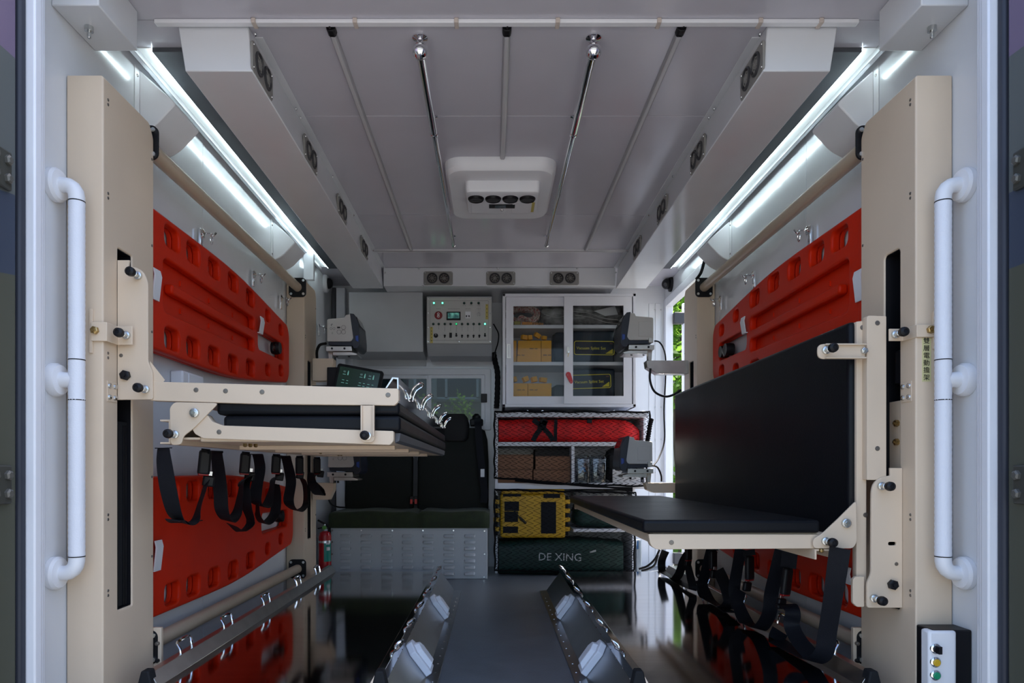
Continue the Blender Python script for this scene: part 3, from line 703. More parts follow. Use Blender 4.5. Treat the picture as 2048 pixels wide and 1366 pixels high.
# link arm
m = MB(); x0, x1 = X(1638, 1.83), X(1733, 1.83); z0, z1 = Z(717, 1.83), Z(687, 1.83)
pplate(m, rpoly([(x0, z0), (x1, z0), (x1, z1), (x0, z1)], [0.016, 0, 0, 0.016]), [], 0.006, 'front', (0, 1.84, 0), 0.001)
m.box(x0 + 0.018, x1, 1.828, 1.838, z1 - 0.004, z1); m.box(x0 + 0.018, x1, 1.828, 1.838, z0, z0 + 0.004)
la = build(m, 'link_arm', BEIGE, bs, 0.0008); pin(la, P(1651, 701, 1.837)); nut(la, P(1727, 702, 1.837), 0.009, ZINC)
# carriage plate
m = MB(); pplate(m, rpoly(pxpoly([(1739,983),(1743,966),(1757,955),(1776,951),(1776,936),(1800,936),(1800,1214),(1730,1214),(1730,1164),(1738,1147)], 1.842), [0.02,0.014,0.012,0,0.001,0,0,0.006,0.01,0.01]), [rrect(X(1772,1.842), Z(1090,1.842), X(1788,1.842), Z(1083,1.842), 0.004)], 0.008, 'front', (0, 1.835, 0), 0.0012)
cp = build(m, 'carriage_plate', BEIGE, bs)
for px, py in ((1762, 972), (1747, 1196)): pin(cp, P(px, py, 1.83))
nut(cp, P(1784, 1169, 1.83), 0.0135, BLACK, name='bolt', h=0.01)
m = MB(); dot(m, P(1793, 1128, 1.8305), 0.005); build(m, 'hole', SCREWM, cp)

# ------------------------------------------------------------------ red boards on the walls
def board_mesh(length, channel=True):
    """local x along the wall (0 near, length far), y up; z outwards"""
    hw = 0.215; L = length
    out = rpoly([(0, -hw), (L*0.50, -hw - 0.004), (L - 0.03, -0.145), (L, -0.10), (L, 0.10), (L - 0.03, 0.145), (L*0.50, hw + 0.004), (0, hw)], [0.05, 0.25, 0.06, 0.05, 0.05, 0.06, 0.25, 0.05], 8)
    hs, hb = [], []
    for k, y in enumerate((0.20, 0.36, 0.54, 0.73, 0.93, 1.16, 1.36)):
        zc = 0.163 if k < 4 else (0.15, 0.125, 0.1)[k-4]
        w, h = (0.052, 0.034) if k < 5 else (0.034, 0.027)
        for sg in (-1, 1):
            hs.append(rrect(y - w, sg*zc - h, y + w, sg*zc + h, 0.022, 4))
            if k < 5: hb.append(hs[-1])
    big = rpoly([(L*0.685, -0.05), (L - 0.10, -0.045), (L - 0.10, 0.038), (L*0.685, 0.04)], 0.03, 5)
    ch = []
    if channel:
        c0, c1 = 0.14, 0.98
        ch.append(rpoly([(c0, -0.085), (c1, -0.072), (c1, -0.018), (c0 + 0.06, -0.016), (c0 + 0.06, 0.018), (c1, 0.02), (c1, 0.075), (c0, 0.085)], [0.03, 0.024, 0.024, 0.02, 0.02, 0.024, 0.024, 0.03], 6))
    m = MB()
    m.mesh(plate(out, hs + [big] + ch, 0.03, 0.008, 3), Matrix.Translation((0, 0, 0.009)))
    m.mesh(plate(out, hb + [big], 0.014, 0.002, 1), Matrix.Translation((0, 0, -0.013)))
    # raised rim at the wide end
    m.mesh(plate(rpoly([(0.005, -hw + 0.012), (0.05, -hw + 0.012), (0.075, -0.13), (0.06, 0), (0.075, 0.13), (0.05, hw - 0.012), (0.005, hw - 0.012)], 0.03, 5), [], 0.014, 0.0065, 3), Matrix.Translation((0, 0, 0.024)))
    if channel:
        for y in (0.32, 0.56, 0.80):
            for zc in (0.048, -0.046): m.obox((y, zc, -0.004), (0.008, 0.018, 0.006))
    return m
def board(s, zc, y0, length, channel, label):
    m = board_mesh(length, channel)
    xb_ = xs(s, 1.1)
    M = Matrix(((0, 0, -s, xb_), (1, 0, 0, y0), (0, 1, 0, zc), (0, 0, 0, 1)))
    m.xf(M)
    b = thing('spine_board', (xb_, y0 + length/2, zc - 0.22), label, 'spine board', 'red spine boards on the walls')
    o = build(m, 'board', RED, b, ang=50)
    return b
board(-1, C + 0.585, 2.06, 1.5, True, 'red plastic spine board on the wall above the folded stretcher')
board(1, C + 0.585, 2.06, 1.5, True, 'red plastic spine board on the wall above the back pad of the bench stretcher')
board(-1, C - 0.236, 2.06, 1.57, False, 'red plastic spine board on the wall below the folded stretcher, behind hanging belts')
board(1, C - 0.236, 2.06, 1.57, False, 'red plastic spine board on the wall below the bench stretcher seat')
# white clips holding the boards
def clip(s, px, py, h, label):
    xp = xs(s, 1.062); p = PXp(px, py, xp)
    m = MB(); m.box(xs(s, 1.062), xs(s, 1.066), p.y - 0.02, p.y + 0.02, p.z - h/2, p.z + h/2)
    t = thing('board_clip', (xs(s, 1.09), p.y, p.z - h/2), label, 'clip', 'white board clips')
    m = MB(); a = [(xs(s, 1.064), p.z - h/2), (xs(s, 1.056), p.z + h/2 - 0.02), (xs(s, 1.061), p.z + h/2), (xs(s, 1.065), p.z + h/2), (xs(s, 1.061), p.z + h/2 - 0.02), (xs(s, 1.068), p.z - h/2)]
    m.prism(a, 'y', p.y - 0.022, p.y + 0.022)
    build(m, 'tongue', WPLAST, t, 0.001)
    bx('foot', WPLAST, t, xs(s, 1.064), xs(s, 1.0685 if h > 0.08 else 1.0755), p.y - 0.022, p.y + 0.022, p.z - h/2 - 0.004, p.z - h/2, 0.001)
clip(-1, 314, 568, 0.09, 'white clip at the wide end of the board above the folded stretcher')
clip(-1, 524, 650, 0.07, 'white clip in the cut-out of the board above the folded stretcher')
clip(1, 1716, 570, 0.09, 'white clip at the wide end of the board above the bench stretcher')
clip(1, 1486, 650, 0.07, 'white clip in the cut-out of the board above the bench stretcher')
clip(-1, 317, 1110, 0.09, 'white clip on the board below the folded stretcher')
clip(1, 1694, 1150, 0.05, 'white clip on the board below the bench stretcher')
# plastic-wrapped strap bundles in the cut-outs
CLEARW = glass_mat('clear_wrap', (0.8, 0.82, 0.84), 0.12, 0.10)
def bundle(s, px, py, label, n=2):
    p = PXp(px, py, xs(s, 1.085))
    t = thing('strap_bundle', p - Vector((0, 0, 0.05)), label, 'strap bundle', 'wrapped strap bundles')
    for k in range(n):
        m = MB(); m.lathe([(0.012, -0.018), (0.028, -0.02), (0.031, 0), (0.028, 0.02), (0.012, 0.018)], p + Vector((0, (k - (n-1)/2)*0.07, 0.002)), (-s, 0, 0), 14)
        build(m, 'strap_roll', BLACK, t)
    m = MB(); m.sphere(p, 0.031, 14, (0.6, 1.9 if n > 1 else 1.1, 0.9))
    for i, v in enumerate(m.v):
        d = v - p; m.v[i] = p + d * (1 + 0.1*math.sin(i*12.9898) )
    build(m, 'wrap', CLEARW, t, ang=20)
bundle(-1, 552, 697, 'black strap wrapped in clear film in the board above the folded stretcher', 1)
bundle(1, 1453, 702, 'two black buckles in clear film in the board above the bench stretcher', 2)
bundle(-1, 558, 1033, 'black strap wrapped in clear film in the board below the folded stretcher', 1)
# small chrome hooks on the walls
def wall_hook(s, px, py, label):
    p = PXp(px, py, xs(s, WA - 0.01)); w = xs(s, WA - 0.0005)
    t = thing('wall_hook', (w, p.y, p.z - 0.08), label, 'hook', 'chrome wall hooks')
    m = MB(); m.lathe([(0.017, 0), (0.017, 0.004), (0.011, 0.007)], (w, p.y + 0.03, p.z + 0.012), (-s, 0, 0), 16); build(m, 'rose', CHROME, t)
    m = MB(); m.box(w - s*0.006, w - s*0.016, p.y - 0.022, p.y - 0.002, p.z - 0.055, p.z + 0.015); build(m, 'bar', CHROME, t, 0.002)
    q = Vector((w - s*0.012, p.y + 0.03, p.z + 0.012))
    m = MB(); m.tube(spline([q, q + Vector((-s*0.018, 0, 0.0)), q + Vector((-s*0.03, 0.0, -0.008)), q + Vector((-s*0.04, 0, 0.003))], 5), 0.0035, 8)
    m.tube([q, Vector((w - s*0.011, p.y - 0.012, p.z + 0.005))], 0.004, 6); build(m, 'hook', CHROME, t)
    c = q + Vector((-s*0.022, 0.0, -0.024)); m = MB()
    m.tube([c + Vector((0, 0.011*math.cos(a*math.pi/8), 0.016*math.sin(a*math.pi/8))) for a in range(16)], 0.0024, 6, closed=True); build(m, 'ring', CHROME, t)
for px, py, l in ((403, 468, 'chrome wall hook by the panel seam above the board over the folded stretcher'), (507, 550, 'chrome wall hook above the middle of the board over the folded stretcher'), (562, 598, 'chrome wall hook above the narrow end of the board over the folded stretcher'), (638, 655, 'chrome wall hook behind the rear column, beside a monitor')):
    wall_hook(-1, px, py, l)
for px, py, l in ((1618, 462, 'chrome wall hook by the panel seam above the board over the bench stretcher'), (1507, 552, 'chrome wall hook above the middle of the board over the bench stretcher'), (1441, 600, 'chrome wall hook above the narrow end of the board over the bench stretcher')):
    wall_hook(1, px, py, l)
# small white box on the wall behind the folded stretcher
t = thing('socket_box', (XL + 0.03, 2.55, C + 0.3), 'small white box on the wall just above the folded stretcher', 'socket box')
bx('cover', WPLAST, t, XL + 0.0005, XL + 0.045, DX(366, XL + 0.045), DX(408, XL + 0.045), C + 0.285, C + 0.335, 0.006)
bx('lid', WPLAST, t, XL + 0.045, XL + 0.048, DX(366, XL + 0.045) + 0.04, DX(408, XL + 0.045) - 0.03, C + 0.29, C + 0.328, 0.002)
# ------------------------------------------------------------------ steel stretcher trays on the floor
TZ = C - 0.554
TY0, TY1 = 1.79, 3.82
CAPY = 1.778
WEDGE = mat('white_wedge_plastic', (0.75, 0.77, 0.82), 0.4, var=0.03)
for s in (-1, 1):
    t = thing('stretcher_tray', (xs(s, 0.65), 2.85, 0), 'polished steel floor tray %s' % ('below the folded stretcher' if s < 0 else 'below the bench stretcher, touched by its belts'), 'stretcher tray', 'steel floor trays')
    build(MB().box(xs(s, 0.33), xs(s, 0.925), TY0, TY1, TZ - 0.012, TZ), 'deck', STEEL, t, 0.001)
    build(MB().box(xs(s, 0.36), xs(s, 0.9), TY0 + 0.03, TY1 - 0.03, 0.0005, TZ - 0.012), 'support_frame', DALU, t, 0.002)
    sec = [(xs(s, 0.896), TZ), (xs(s, 0.918), TZ + 0.034), (xs(s, 0.94), TZ + 0.034), (xs(s, 0.946), TZ - 0.05), (xs(s, 0.925), TZ - 0.05)]
    build(MB().prism(sec, 'y', TY0, TY1), 'outer_lip', STEEL2, t, 0.001)
    sec = [(xs(s, 0.362), TZ), (xs(s, 0.345), TZ + 0.03), (xs(s, 0.325), TZ + 0.03), (xs(s, 0.318), TZ + 0.005), (xs(s, 0.33), TZ - 0.01)]
    build(MB().prism(sec, 'y', TY0, TY1), 'inner_rail', STEEL, t, 0.001)
    # sloping skirt with foot flange
    T0, T1 = (0.325, TZ + 0.012), (0.248, 0.008)
    sec = [(xs(s, 0.335), TZ + 0.004), (xs(s, T0[0]), T0[1]), (xs(s, T1[0]), T1[1]), (xs(s, 0.21), 0.006), (xs(s, 0.21), 0.0008), (xs(s, 0.26), 0.0008)]
    build(MB().prism(sec, 'y', 1.66, TY1 - 0.05), 'skirt', mat('dull_steel', (0.36, 0.365, 0.38), 0.3, 1.0, var=0.1, vscale=8), t, 0.0008)
    m = MB()
    for k in range(18):
        y = TY0 + 0.05 + k*0.1
        m.lathe([(0.004, 0), (0.003, 0.0015)], (xs(s, 0.225), y, 0.007), (0, 0, 1), 6)
        m.lathe([(0.004, 0), (0.003, 0.0015)], (xs(s, 0.319), y, TZ + 0.004), (-s, 0, -0.4), 6)
    build(m, 'rivet', ZINC, t)
    # chrome handles on the outer lip and along the inner rail
    for D in (1.98, 2.3, 2.7, 3.15, 3.5):
        b0 = Vector((xs(s, 0.924), D, TZ + 0.03)); pth = []
        for sg in (0, 1):
            f = b0 + Vector((0, 0.075*sg, 0)); leg = [f, f + Vector((s*0.003, 0, 0.018)), f + Vector((s*0.01, 0, 0.037))]
            if sg: leg = leg[::-1]
            pth += leg
        m = MB(); m.tube(spline(pth, 3), 0.0042, 8); build(m, 'lip_handle', CHROME, t)
    for D in (1.98, 2.28, 2.6, 2.92, 3.25, 3.6):
        b0 = Vector((xs(s, 0.33), D, TZ + 0.026)); pth = []
        for sg in (0, 1):
            f = b0 + Vector((0, 0.09*sg, 0)); leg = [f, f + Vector((-s*0.003, 0, 0.012)), f + Vector((-s*0.022, 0, 0.024))]
            if sg: leg = leg[::-1]
            pth += leg
        m = MB(); m.tube(spline(pth, 3), 0.0042, 8); build(m, 'rail_handle', CHROME, t)
        m = MB(); m.cyl(b0 + Vector((-s*0.001, 0.015, -0.004)), b0 + Vector((-s*0.001, 0.075, -0.004)), 0.006, 8); build(m, 'handle_hinge', CHROME, t)
    # white wedge blocks on the skirt
    sl = Vector((xs(s, T1[0]) - xs(s, T0[0]), 0, T1[1] - T0[1])); Ls = sl.length; sl.normalize(); nrm = Vector((-sl.z, 0, sl.x)); 
    if nrm.x * s > 0: nrm = -nrm
    ya = Vector((0, 1, 0)); o0 = Vector((xs(s, T0[0]), 0, T0[1]))
    for D in (2.22, 3.05):
        c = o0 + Vector((0, D, 0)) + nrm*0.0
        def lay(outl, h0, h1, sh=1.0):
            m_ = MB(); lo = [c + ya*a + sl*b + nrm*h0 for a, b in outl]; hi = [c + ya*a*sh + sl*(0.06 + (b - 0.06)*sh) + nrm*h1 for a, b in outl]
            return m_.loft([lo, hi])
        hexa = [(-0.048, 0.042), (-0.018, 0.014), (0.018, 0.014), (0.048, 0.042), (0.042, Ls - 0.002), (-0.042, Ls - 0.002)]
        w = build(lay(hexa, 0.0, 0.022), 'wedge_block', WEDGE, t, 0.003)
        build(lay([(a*0.7, 0.016 + b*0.8) for a, b in hexa], 0.022, 0.038, 0.8), 'wedge_face', WEDGE, w, 0.002)
    # black end caps at the near corners
    for aa in (0.925, 0.33):
        m = MB(); cx = xs(s, aa); TY0_ = CAPY
        m.loft([[(cx - 0.034, TY0_ - 0.012, 0.04), (cx + 0.034, TY0_ - 0.012, 0.04), (cx + 0.034, TY0_ + 0.03, 0.04), (cx - 0.034, TY0_ + 0.03, 0.04)],
                [(cx - 0.01, TY0_ - 0.004, TZ + 0.044), (cx + 0.01, TY0_ - 0.004, TZ + 0.044), (cx + 0.01, TY0_ + 0.03, TZ + 0.044), (cx - 0.01, TY0_ + 0.03, TZ + 0.044)]])
        build(m, 'end_cap', RUBBER, t, 0.004)

# ------------------------------------------------------------------ white grab handles by the door frame
GRIP = mat('white_ribbed_grip', (0.8, 0.82, 0.88), 0.45, var=0.02, bump=0.25, bscale=240)
for s in (-1, 1):
    xw = xs(s, WA - 0.0005); yh = 1.725
    t = thing('grab_handle', (xw, yh, C - 0.3), 'white tubular grab handle on the wall %s' % ('beside the folded stretcher column' if s < 0 else 'above the switch box'), 'grab handle', 'white wall grab handles')
    zt, zb, zm = Z(365, 1.71), Z(1148, 1.71), Z(758, 1.71)
    for z in (zt, zb, zm):
        m = MB(); m.lathe([(0.041, 0), (0.041, 0.012), (0.036, 0.019), (0.024, 0.021)] if z != zm else [(0.041, 0), (0.041, 0.012), (0.036, 0.02), (0.02, 0.022), (0.017, 0.055)], (xw, yh, z), (-s, 0, 0), 24)
        build(m, 'wall_flange', WPLAST, t)
    xh = xw - s*0.058
    def arc(z, sg):
        return [(xw - s*0.015, yh, z), (xw - s*0.028, yh, z)] + [(xw - s*(0.028 + 0.03*math.sin(a)), yh, z - sg*0.03*(1 - math.cos(a))) for a in (0.4, 0.8, 1.2, math.pi/2)]
    up = arc(zt, 1); dn = arc(zb, -1)
    build(MB().tube(up + [(xh, yh, zt - 0.04)], 0.0185, 16), 'elbow', WPLAST, t)
    build(MB().tube(dn + [(xh, yh, zb + 0.04)], 0.0185, 16), 'elbow', WPLAST, t)
    n = 120; za, zb_ = zt - 0.041, zb + 0.041
    pth, rs = [], []
    for i in range(n + 1):
        z = za + (zb_ - za)*i/n
        pth.append((xh, yh, z)); rs.append(0.0185 + (0.0007 if i % 2 else 0.0))
    build(MB().tube(pth, rs, 16), 'grip', GRIP, t, ang=60)
    for z in (za, zb_, Z(718, 1.71), Z(799, 1.71)):
        m = MB(); m.lathe([(0.0192, -0.0012), (0.0192, 0.0012)], (xh, yh, z), (0, 0, 1), 20); build(m, 'ring', BLACK, t)

# ------------------------------------------------------------------ switch box at the foot of the column by the frame
t = thing('switch_box', (xs(1, 1.1), 1.73, Z(1410, 1.7)), 'white and black switch box with black, yellow and green buttons', 'switch box')
x0, x1 = X(1858, 1.70), X(1914, 1.70)
zt, zb = Z(1262, 1.70), Z(1420, 1.70)
bx('cover', WPLAST, t, x0, x1, 1.70, 1.735, zb, zt, 0.006)
bx('base', BLACK, t, x0 + 0.012, XR - 0.0005, 1.705, 1.772, zb - 0.002, zt + 0.001, 0.004)
for py, m_, nm in ((1297, BLACK, 'black knob'), (1324, mat('amber_button', (0.6, 0.38, 0.02), 0.3), 'amber push button'), (1350, mat('green_button', (0.01, 0.28, 0.13), 0.3), 'green push button')):
    p = P(1870, py, 1.70)
    m = MB(); m.lathe([(0.0125, 0), (0.0125, 0.004), (0.0095, 0.006)], p, (0, -1, 0), 18); r = build(m, 'bezel', CHROME, t)
    m = MB(); m.lathe([(0.0088, 0.003), (0.0088, 0.009), (0.007, 0.0105)], p, (0, -1, 0), 16); 
    if nm == 'black knob': m.box(p.x - 0.004, p.x + 0.004, p.y - 0.022, p.y - 0.008, p.z - 0.009, p.z + 0.009)
    build(m, 'button', m_, r, label=nm)

# ------------------------------------------------------------------ belts hanging below the stretchers
def belt(name, xp, pts, label, group, w=0.046, wd=None, loops=(), buckle=None, tongue=None, anchor=None, xj=0.0):
    t = thing(name, PXp(pts[0][0], pts[0][1], xp) - Vector((0, 0, 0.3)), label, 'belt', group)
    def pathof(q):
        r_ = spline([PXp(a, b, xp + (c[0] if c else 0)) for a, b, *c in q], 6)
        for v in r_: v.z = min(max(v.z, TZ + 0.014), C + 0.058 if xp < 0 else 9)
        return r_
    def dirs(p):
        out = []
        for i, v in enumerate(p):
            k = i / max(1, len(p) - 1)
            d = Vector((0.75, -0.55 + 0.5*math.sin(k*5.0), 0.15*math.sin(k*9.0))); out.append(d)
        return out
    p = pathof(pts); build(MB().ribbon(p, dirs(p), w), 'webbing', WEB, t, smooth=True, ang=60)
    for q in loops:
        p = pathof(q); build(MB().ribbon(p, dirs(p), w*0.9), 'webbing', WEB, t, ang=60)
    if buckle:
        a, b, h, tilt = buckle
        c = PXp(a, b, xp); R = Matrix.Rotation(tilt, 3, 'Y') @ Matrix.Rotation(0.5, 3, 'Z')
        if xp < 0: c.z = min(c.z, C + 0.06 - h/2)
        bk = build(MB().obox(c, (0.036, 0.02, h), R), 'buckle', BLACK, t, 0.008, 3)
        build(MB().obox(c - R @ Vector((0, 0, h*0.5 - 0.004)), (0.03, 0.015, 0.012), R), 'release_button', mat('red_button', (0.3, 0.01, 0.01), 0.4), bk, 0.002)
        if anchor: 
            q = spline([PXp(anchor[0], anchor[1], xp), c + R @ Vector((0, 0, h*0.5))], 3)
            if xp < 0: q = [c + R @ Vector((0, 0, h*0.5 + 0.004)), c + R @ Vector((0, 0, h*0.5 - 0.01))]
            build(MB().ribbon(q, (0.8, -0.5, 0), w*0.9), 'webbing', WEB, t)
    if tongue:
        a, b = tongue; c = PXp(a, b, xp); R = Matrix.Rotation(0.15, 3, 'Y') @ Matrix.Rotation(0.5, 3, 'Z')
        tg = build(MB().obox(c, (0.034, 0.016, 0.034), R), 'tongue', BLACK, t, 0.005, 2)
        build(MB().obox(c + R @ Vector((0, 0, 0.022)), (0.016, 0.003, 0.016), R), 'tongue_blade', ZINC, tg, 0.0005)
    return t
G1, G2 = 'belts hanging below the folded stretcher', 'belts hanging below the bench stretcher'
xp = -0.868
belt('patient_belt', xp, [(327,884),(328,920),(336,975),(350,1030),(368,1046),(388,1040),(400,1005),(413,966)], 'black belt below the folded stretcher hanging in one wide loop by the front column', G1, buckle=(409,921,0.075,0.1), tongue=(417,962), anchor=(405,884), loops=[[(345,1040),(372,1047),(392,1043)]])
belt('patient_belt', xp, [(431,886),(436,930),(441,985),(444,1022),(457,1042),(473,1025),(481,985),(484,965),(496,955)], 'black belt below the folded stretcher twisted into a double loop, second from the front column', G1, loops=[[(496,955),(489,975),(492,1010),(501,1045),(484,1062),(464,1050)]], buckle=(490,923,0.075,0.08), tongue=(499,953), anchor=(488,886))
belt('patient_belt', xp, [(511,892),(520,935),(513,975),(512,1005),(531,1012),(541,985),(547,960),(557,952)], 'black belt below the folded stretcher with a low crossed loop by the wrapped strap', G1, loops=[[(552,968),(553,1000),(548,1030),(530,1047),(517,1032),(515,1005)]], buckle=(552,922,0.075,0.05), tongue=(559,953), anchor=(551,886))
belt('patient_belt', xp, [(566,892),(577,935),(582,965),(577,1000),(584,1016),(598,1021),(610,1008),(610,975),(604,955)], 'black belt below the folded stretcher hanging in front of the rear column', G1, buckle=(599,921,0.08,0.0), tongue=(600,950), anchor=(599,890))
belt('patient_belt', xp, [(622,945),(624,965),(634,985),(642,990),(641,978),(628,965),(626,955),(640,946)], 'short black belt knotted beside the lower monitor near the extinguisher', G1, buckle=(634,917,0.08,0.0), tongue=(641,948), anchor=(634,892))
xp = 0.9
belt('patient_belt', xp, [(1680,1096),(1674,1140),(1666,1195),(1655,1265),(1648,1305),(1628,1321),(1598,1319),(1568,1307),(1552,1284),(1560,1262)], 'black belt below the bench stretcher reaching down to the steel tray by the column', G2, loops=[[(1566,1208),(1580,1213),(1586,1228),(1583,1250),(1597,1280),(1622,1310)]], buckle=(1573,1163,0.085,0.12), tongue=(1562,1207), anchor=(1580,1102), w=0.05)
belt('patient_belt', xp, [(1566,1098),(1556,1135),(1543,1185),(1539,1225),(1522,1255),(1503,1254),(1487,1235),(1476,1205),(1480,1180)], 'black belt below the bench stretcher looped round a black slide', G2, loops=[[(1482,1098),(1474,1140),(1468,1185),(1474,1215)]], buckle=(1499,1136,0.085,0.0), tongue=(1494,1173), anchor=(1497,1100))
belt('patient_belt', xp, [(1424,1100),(1413,1140),(1404,1175),(1416,1205),(1440,1215),(1458,1208),(1450,1170),(1436,1140)], 'black belt below the bench stretcher crossing the middle of the steel tray edge', G2, loops=[[(1400,1160),(1420,1200),(1450,1222),(1470,1225)]], buckle=(1426,1120,0.08,0.0), tongue=(1428,1148), anchor=(1426,1098))
belt('patient_belt', xp, [(1331,1102),(1323,1125),(1327,1150),(1343,1162),(1357,1150),(1366,1125),(1376,1108)], 'black belt below the bench stretcher hanging before the foot of the side opening', G2, loops=[[(1345,1162),(1365,1172),(1385,1180),(1380,1150),(1375,1130)]], buckle=(1377,1108,0.06,0.0), tongue=(1376,1125), anchor=(1378,1096), w=0.04)
# ------------------------------------------------------------------ louvred bench at the back
BY = 4.207
t = thing('crew_bench', (-0.5, 4.4, 0), 'olive two-seat bench on a grey louvred steel base', 'bench')
bx('base', GREYP, t, X(662, BY), X(975, BY), BY, 4.7, 0.0005, Z(1056, BY), 0.003)
bx('base_edge', GREYP, t, X(662, BY), X(975, BY), BY - 0.003, BY, Z(1061, BY), Z(1056, BY), 0.001)
lm = None
for i in range(7):
    for j in range(7):
        x, z = X(691 + i*41.4, BY), Z(1072 + j*12.5, BY)
        if lm is None:
            m = MB(); prof = [(0, 0.011), (-0.006, 0.009), (-0.014, 0.001), (-0.019, -0.007), (0, -0.0075)]
            loops = []
            for k, q in ((-0.034, 0.05), (-0.031, 0.7), (-0.026, 1), (0.026, 1), (0.031, 0.7), (0.034, 0.05)):
                loops.append([(x + k, BY + a*q, z + b*(0.4 + 0.6*q)) for a, b in prof])
            m.loft(loops); lo = build(m, 'louver', GREYP, t); lm = (x, z)
        else:
            c = lo.copy(); col.objects.link(c); c.location = lo.location + Vector((x - lm[0], 0, z - lm[1]))
m = MB()
for px, py in ((664,1061),(723,1061),(785,1061),(846,1061),(907,1061),(969,1062),(969,1108),(968,1154),(664,1084),(664,1108)): m.lathe([(0.007, 0), (0.005, 0.003)], P(px, py, BY - 0.003), (0, -1, 0), 8)
build(m, 'screw', ZINC, t)
# cushion with a dent in the middle
m = MB(); nx, ny = 40, 8; x0, x1, y0, y1, z0, z1 = X(657, 4.19), X(979, 4.19), 4.185, 4.62, Z(1056, BY) + 0.001, Z(1023, 4.19)
loops = []
for i in range(nx + 1):
    u = i/nx; x = x0 + (x1 - x0)*u
    dent = 0.018*math.exp(-((u - 0.545)/0.02)**2) + 0.004*math.sin(u*19)
    e = min(1.0, min(u, 1-u)/0.03); e = math.sqrt(max(0.0, 1 - (1-e)**2)); zz = z1 - dent - 0.012*(1-e)
    yf = y0 + dent*0.5 + 0.008*(1-e)
    loops.append([(x, yf + 0.004, z0), (x, yf, z0 + 0.02), (x, yf, zz - 0.02), (x, yf + 0.012, zz - 0.003), (x, yf + 0.04, zz), (x, y1, zz), (x, y1, z0)])
m.loft(loops); build(m, 'cushion', OLIVE, t, ang=50)
for a, b in ((692, 826), (836, 976)):
    x0, x1 = X(a, 4.6), X(b, 4.6); m = MB(); loops = []
    for z, ins, yo in ((Z(1024, 4.6), 0.0, 0.0), (Z(1000, 4.6), -0.004, 0.0), (C + 0.05, -0.004, 0.03), (C + 0.2, 0.004, 0.05), (C + 0.26, 0.02, 0.055), (C + 0.278, 0.05, 0.06)):
        loops.append([(x, y, z) for x, y in rrect(x0 + ins, 4.56 + yo, x1 - ins, 4.66 + yo*0.5, 0.025, 4)])
    m.loft(loops); build(m, 'backrest', DOLIVE, t)
m = MB(); loops = []
hx0, hx1 = X(884, 4.6), X(938, 4.6)
for z, ins in ((Z(882, 4.6), 0.02), (Z(876, 4.6), 0.004), (Z(850, 4.6), -0.003), (Z(835, 4.6), 0.01), (Z(828, 4.6), 0.03)):
    loops.append([(x, y, z) for x, y in rrect(hx0 + ins, 4.57 + ins*0.3, hx1 - ins, 4.66, 0.03, 4)])
m.loft(loops); build(m, 'headrest', mat('black_cloth', (0.006, 0.006, 0.007), 0.7, var=0.2, vscale=60), t)
# seat belts of the bench
t = thing('seat_belt', P(955, 1020, 4.52), 'black seat belt hung from an anchor below the window corner', 'seat belt')
p = spline([P(955, 836, 4.68), P(956, 846, 4.55), P(958, 880, 4.53), P(965, 950, 4.5), P(969, 985, 4.48), P(967, 1006, 4.46)], 5)
build(MB().ribbon(p, (1, -0.2, 0), 0.046), 'webbing', WEB, t)
bx('anchor', BLACK, t, X(940, 4.7), X(966, 4.7), 4.68, 4.749, Z(852, 4.7), Z(838, 4.7), 0.008)
m = MB(); m.lathe([(0.03, 0), (0.028, 0.02), (0.012, 0.035)], P(953, 838, 4.71), (0, 0, 1), 10); build(m, 'anchor_cap', BLACK, t)
bx('stop_clip', WPLAST, t, X(961, 4.49), X(969, 4.49), 4.485, 4.498, Z(954, 4.52), Z(938, 4.52), 0.002)
t = thing('seat_belt', P(829, 1022, 4.5), 'two red-buttoned buckles on a dark strap between the bench seats', 'seat belt')
p = spline([P(831, 845, 4.55), P(831, 950, 4.54), P(830, 1004, 4.53)], 4)
build(MB().ribbon(p, (1, 0, 0), 0.028), 'webbing', mat('grey_webbing', (0.03, 0.032, 0.035), 0.6), t)
for px in (823, 832):
    p = P(px, 1002, 4.53); b = bx('buckle', BLACK, t, p.x - 0.011, p.x + 0.011, 4.522, 4.54, p.z - 0.025, p.z + 0.03, 0.003)
    bx('release_button', mat('bright_red_button', (0.55, 0.02, 0.02), 0.4), b, p.x - 0.008, p.x + 0.008, 4.519, 4.524, p.z - 0.018, p.z + 0.012, 0.001)
# far corner: upright aluminium posts, a dark strip standing in for the shaded gap
bx('trim_7', WFRAME, None, X(672, 4.66), X(690, 4.66), 4.66, 4.70, 0.0005, Z(575, 4.66), 0.004, kind='structure')
bx('trim_8', DALU, None, X(664, 4.7), X(671, 4.7), 4.70, 4.74, 0.0005, Z(575, 4.7), 0.002, kind='structure')
bx('trim_9', WFRAME, None, X(608, 3.97), X(628, 3.97), 3.96, 3.99, Z(560, 3.97), Z(503, 3.97), 0.002, kind='structure')
# fire extinguisher
ey = 4.0; ex = X(650, ey)
t = thing('fire_extinguisher', (ex, ey, 0.0), 'red fire extinguisher with green label beside the louvred bench', 'fire extinguisher')
zt = Z(1062, ey)
m = MB(); m.lathe([(0.03, 0.0005), (0.036, 0.006), (0.036, zt - 0.03), (0.03, zt - 0.008), (0.014, zt), (0.012, zt + 0.012)], (ex, ey, 0), (0, 0, 1), 24)
build(m, 'cylinder', mat('red_enamel', (0.35, 0.008, 0.014), 0.2, var=0.03), t)
def wrap(z0, z1, m_, name, r=0.0364, a0=-2.4, a1=-0.35):
    m = MB(); vs = []; n = 10
    for z in (z0, z1):
        for i in range(n+1):
            a = a0 + (a1-a0)*i/n; vs.append((ex + r*math.cos(a), ey + r*math.sin(a), z))
    m.add(vs, [(i, i+1, n+2+i, n+1+i) for i in range(n)]); return build(m, name, m_, t)
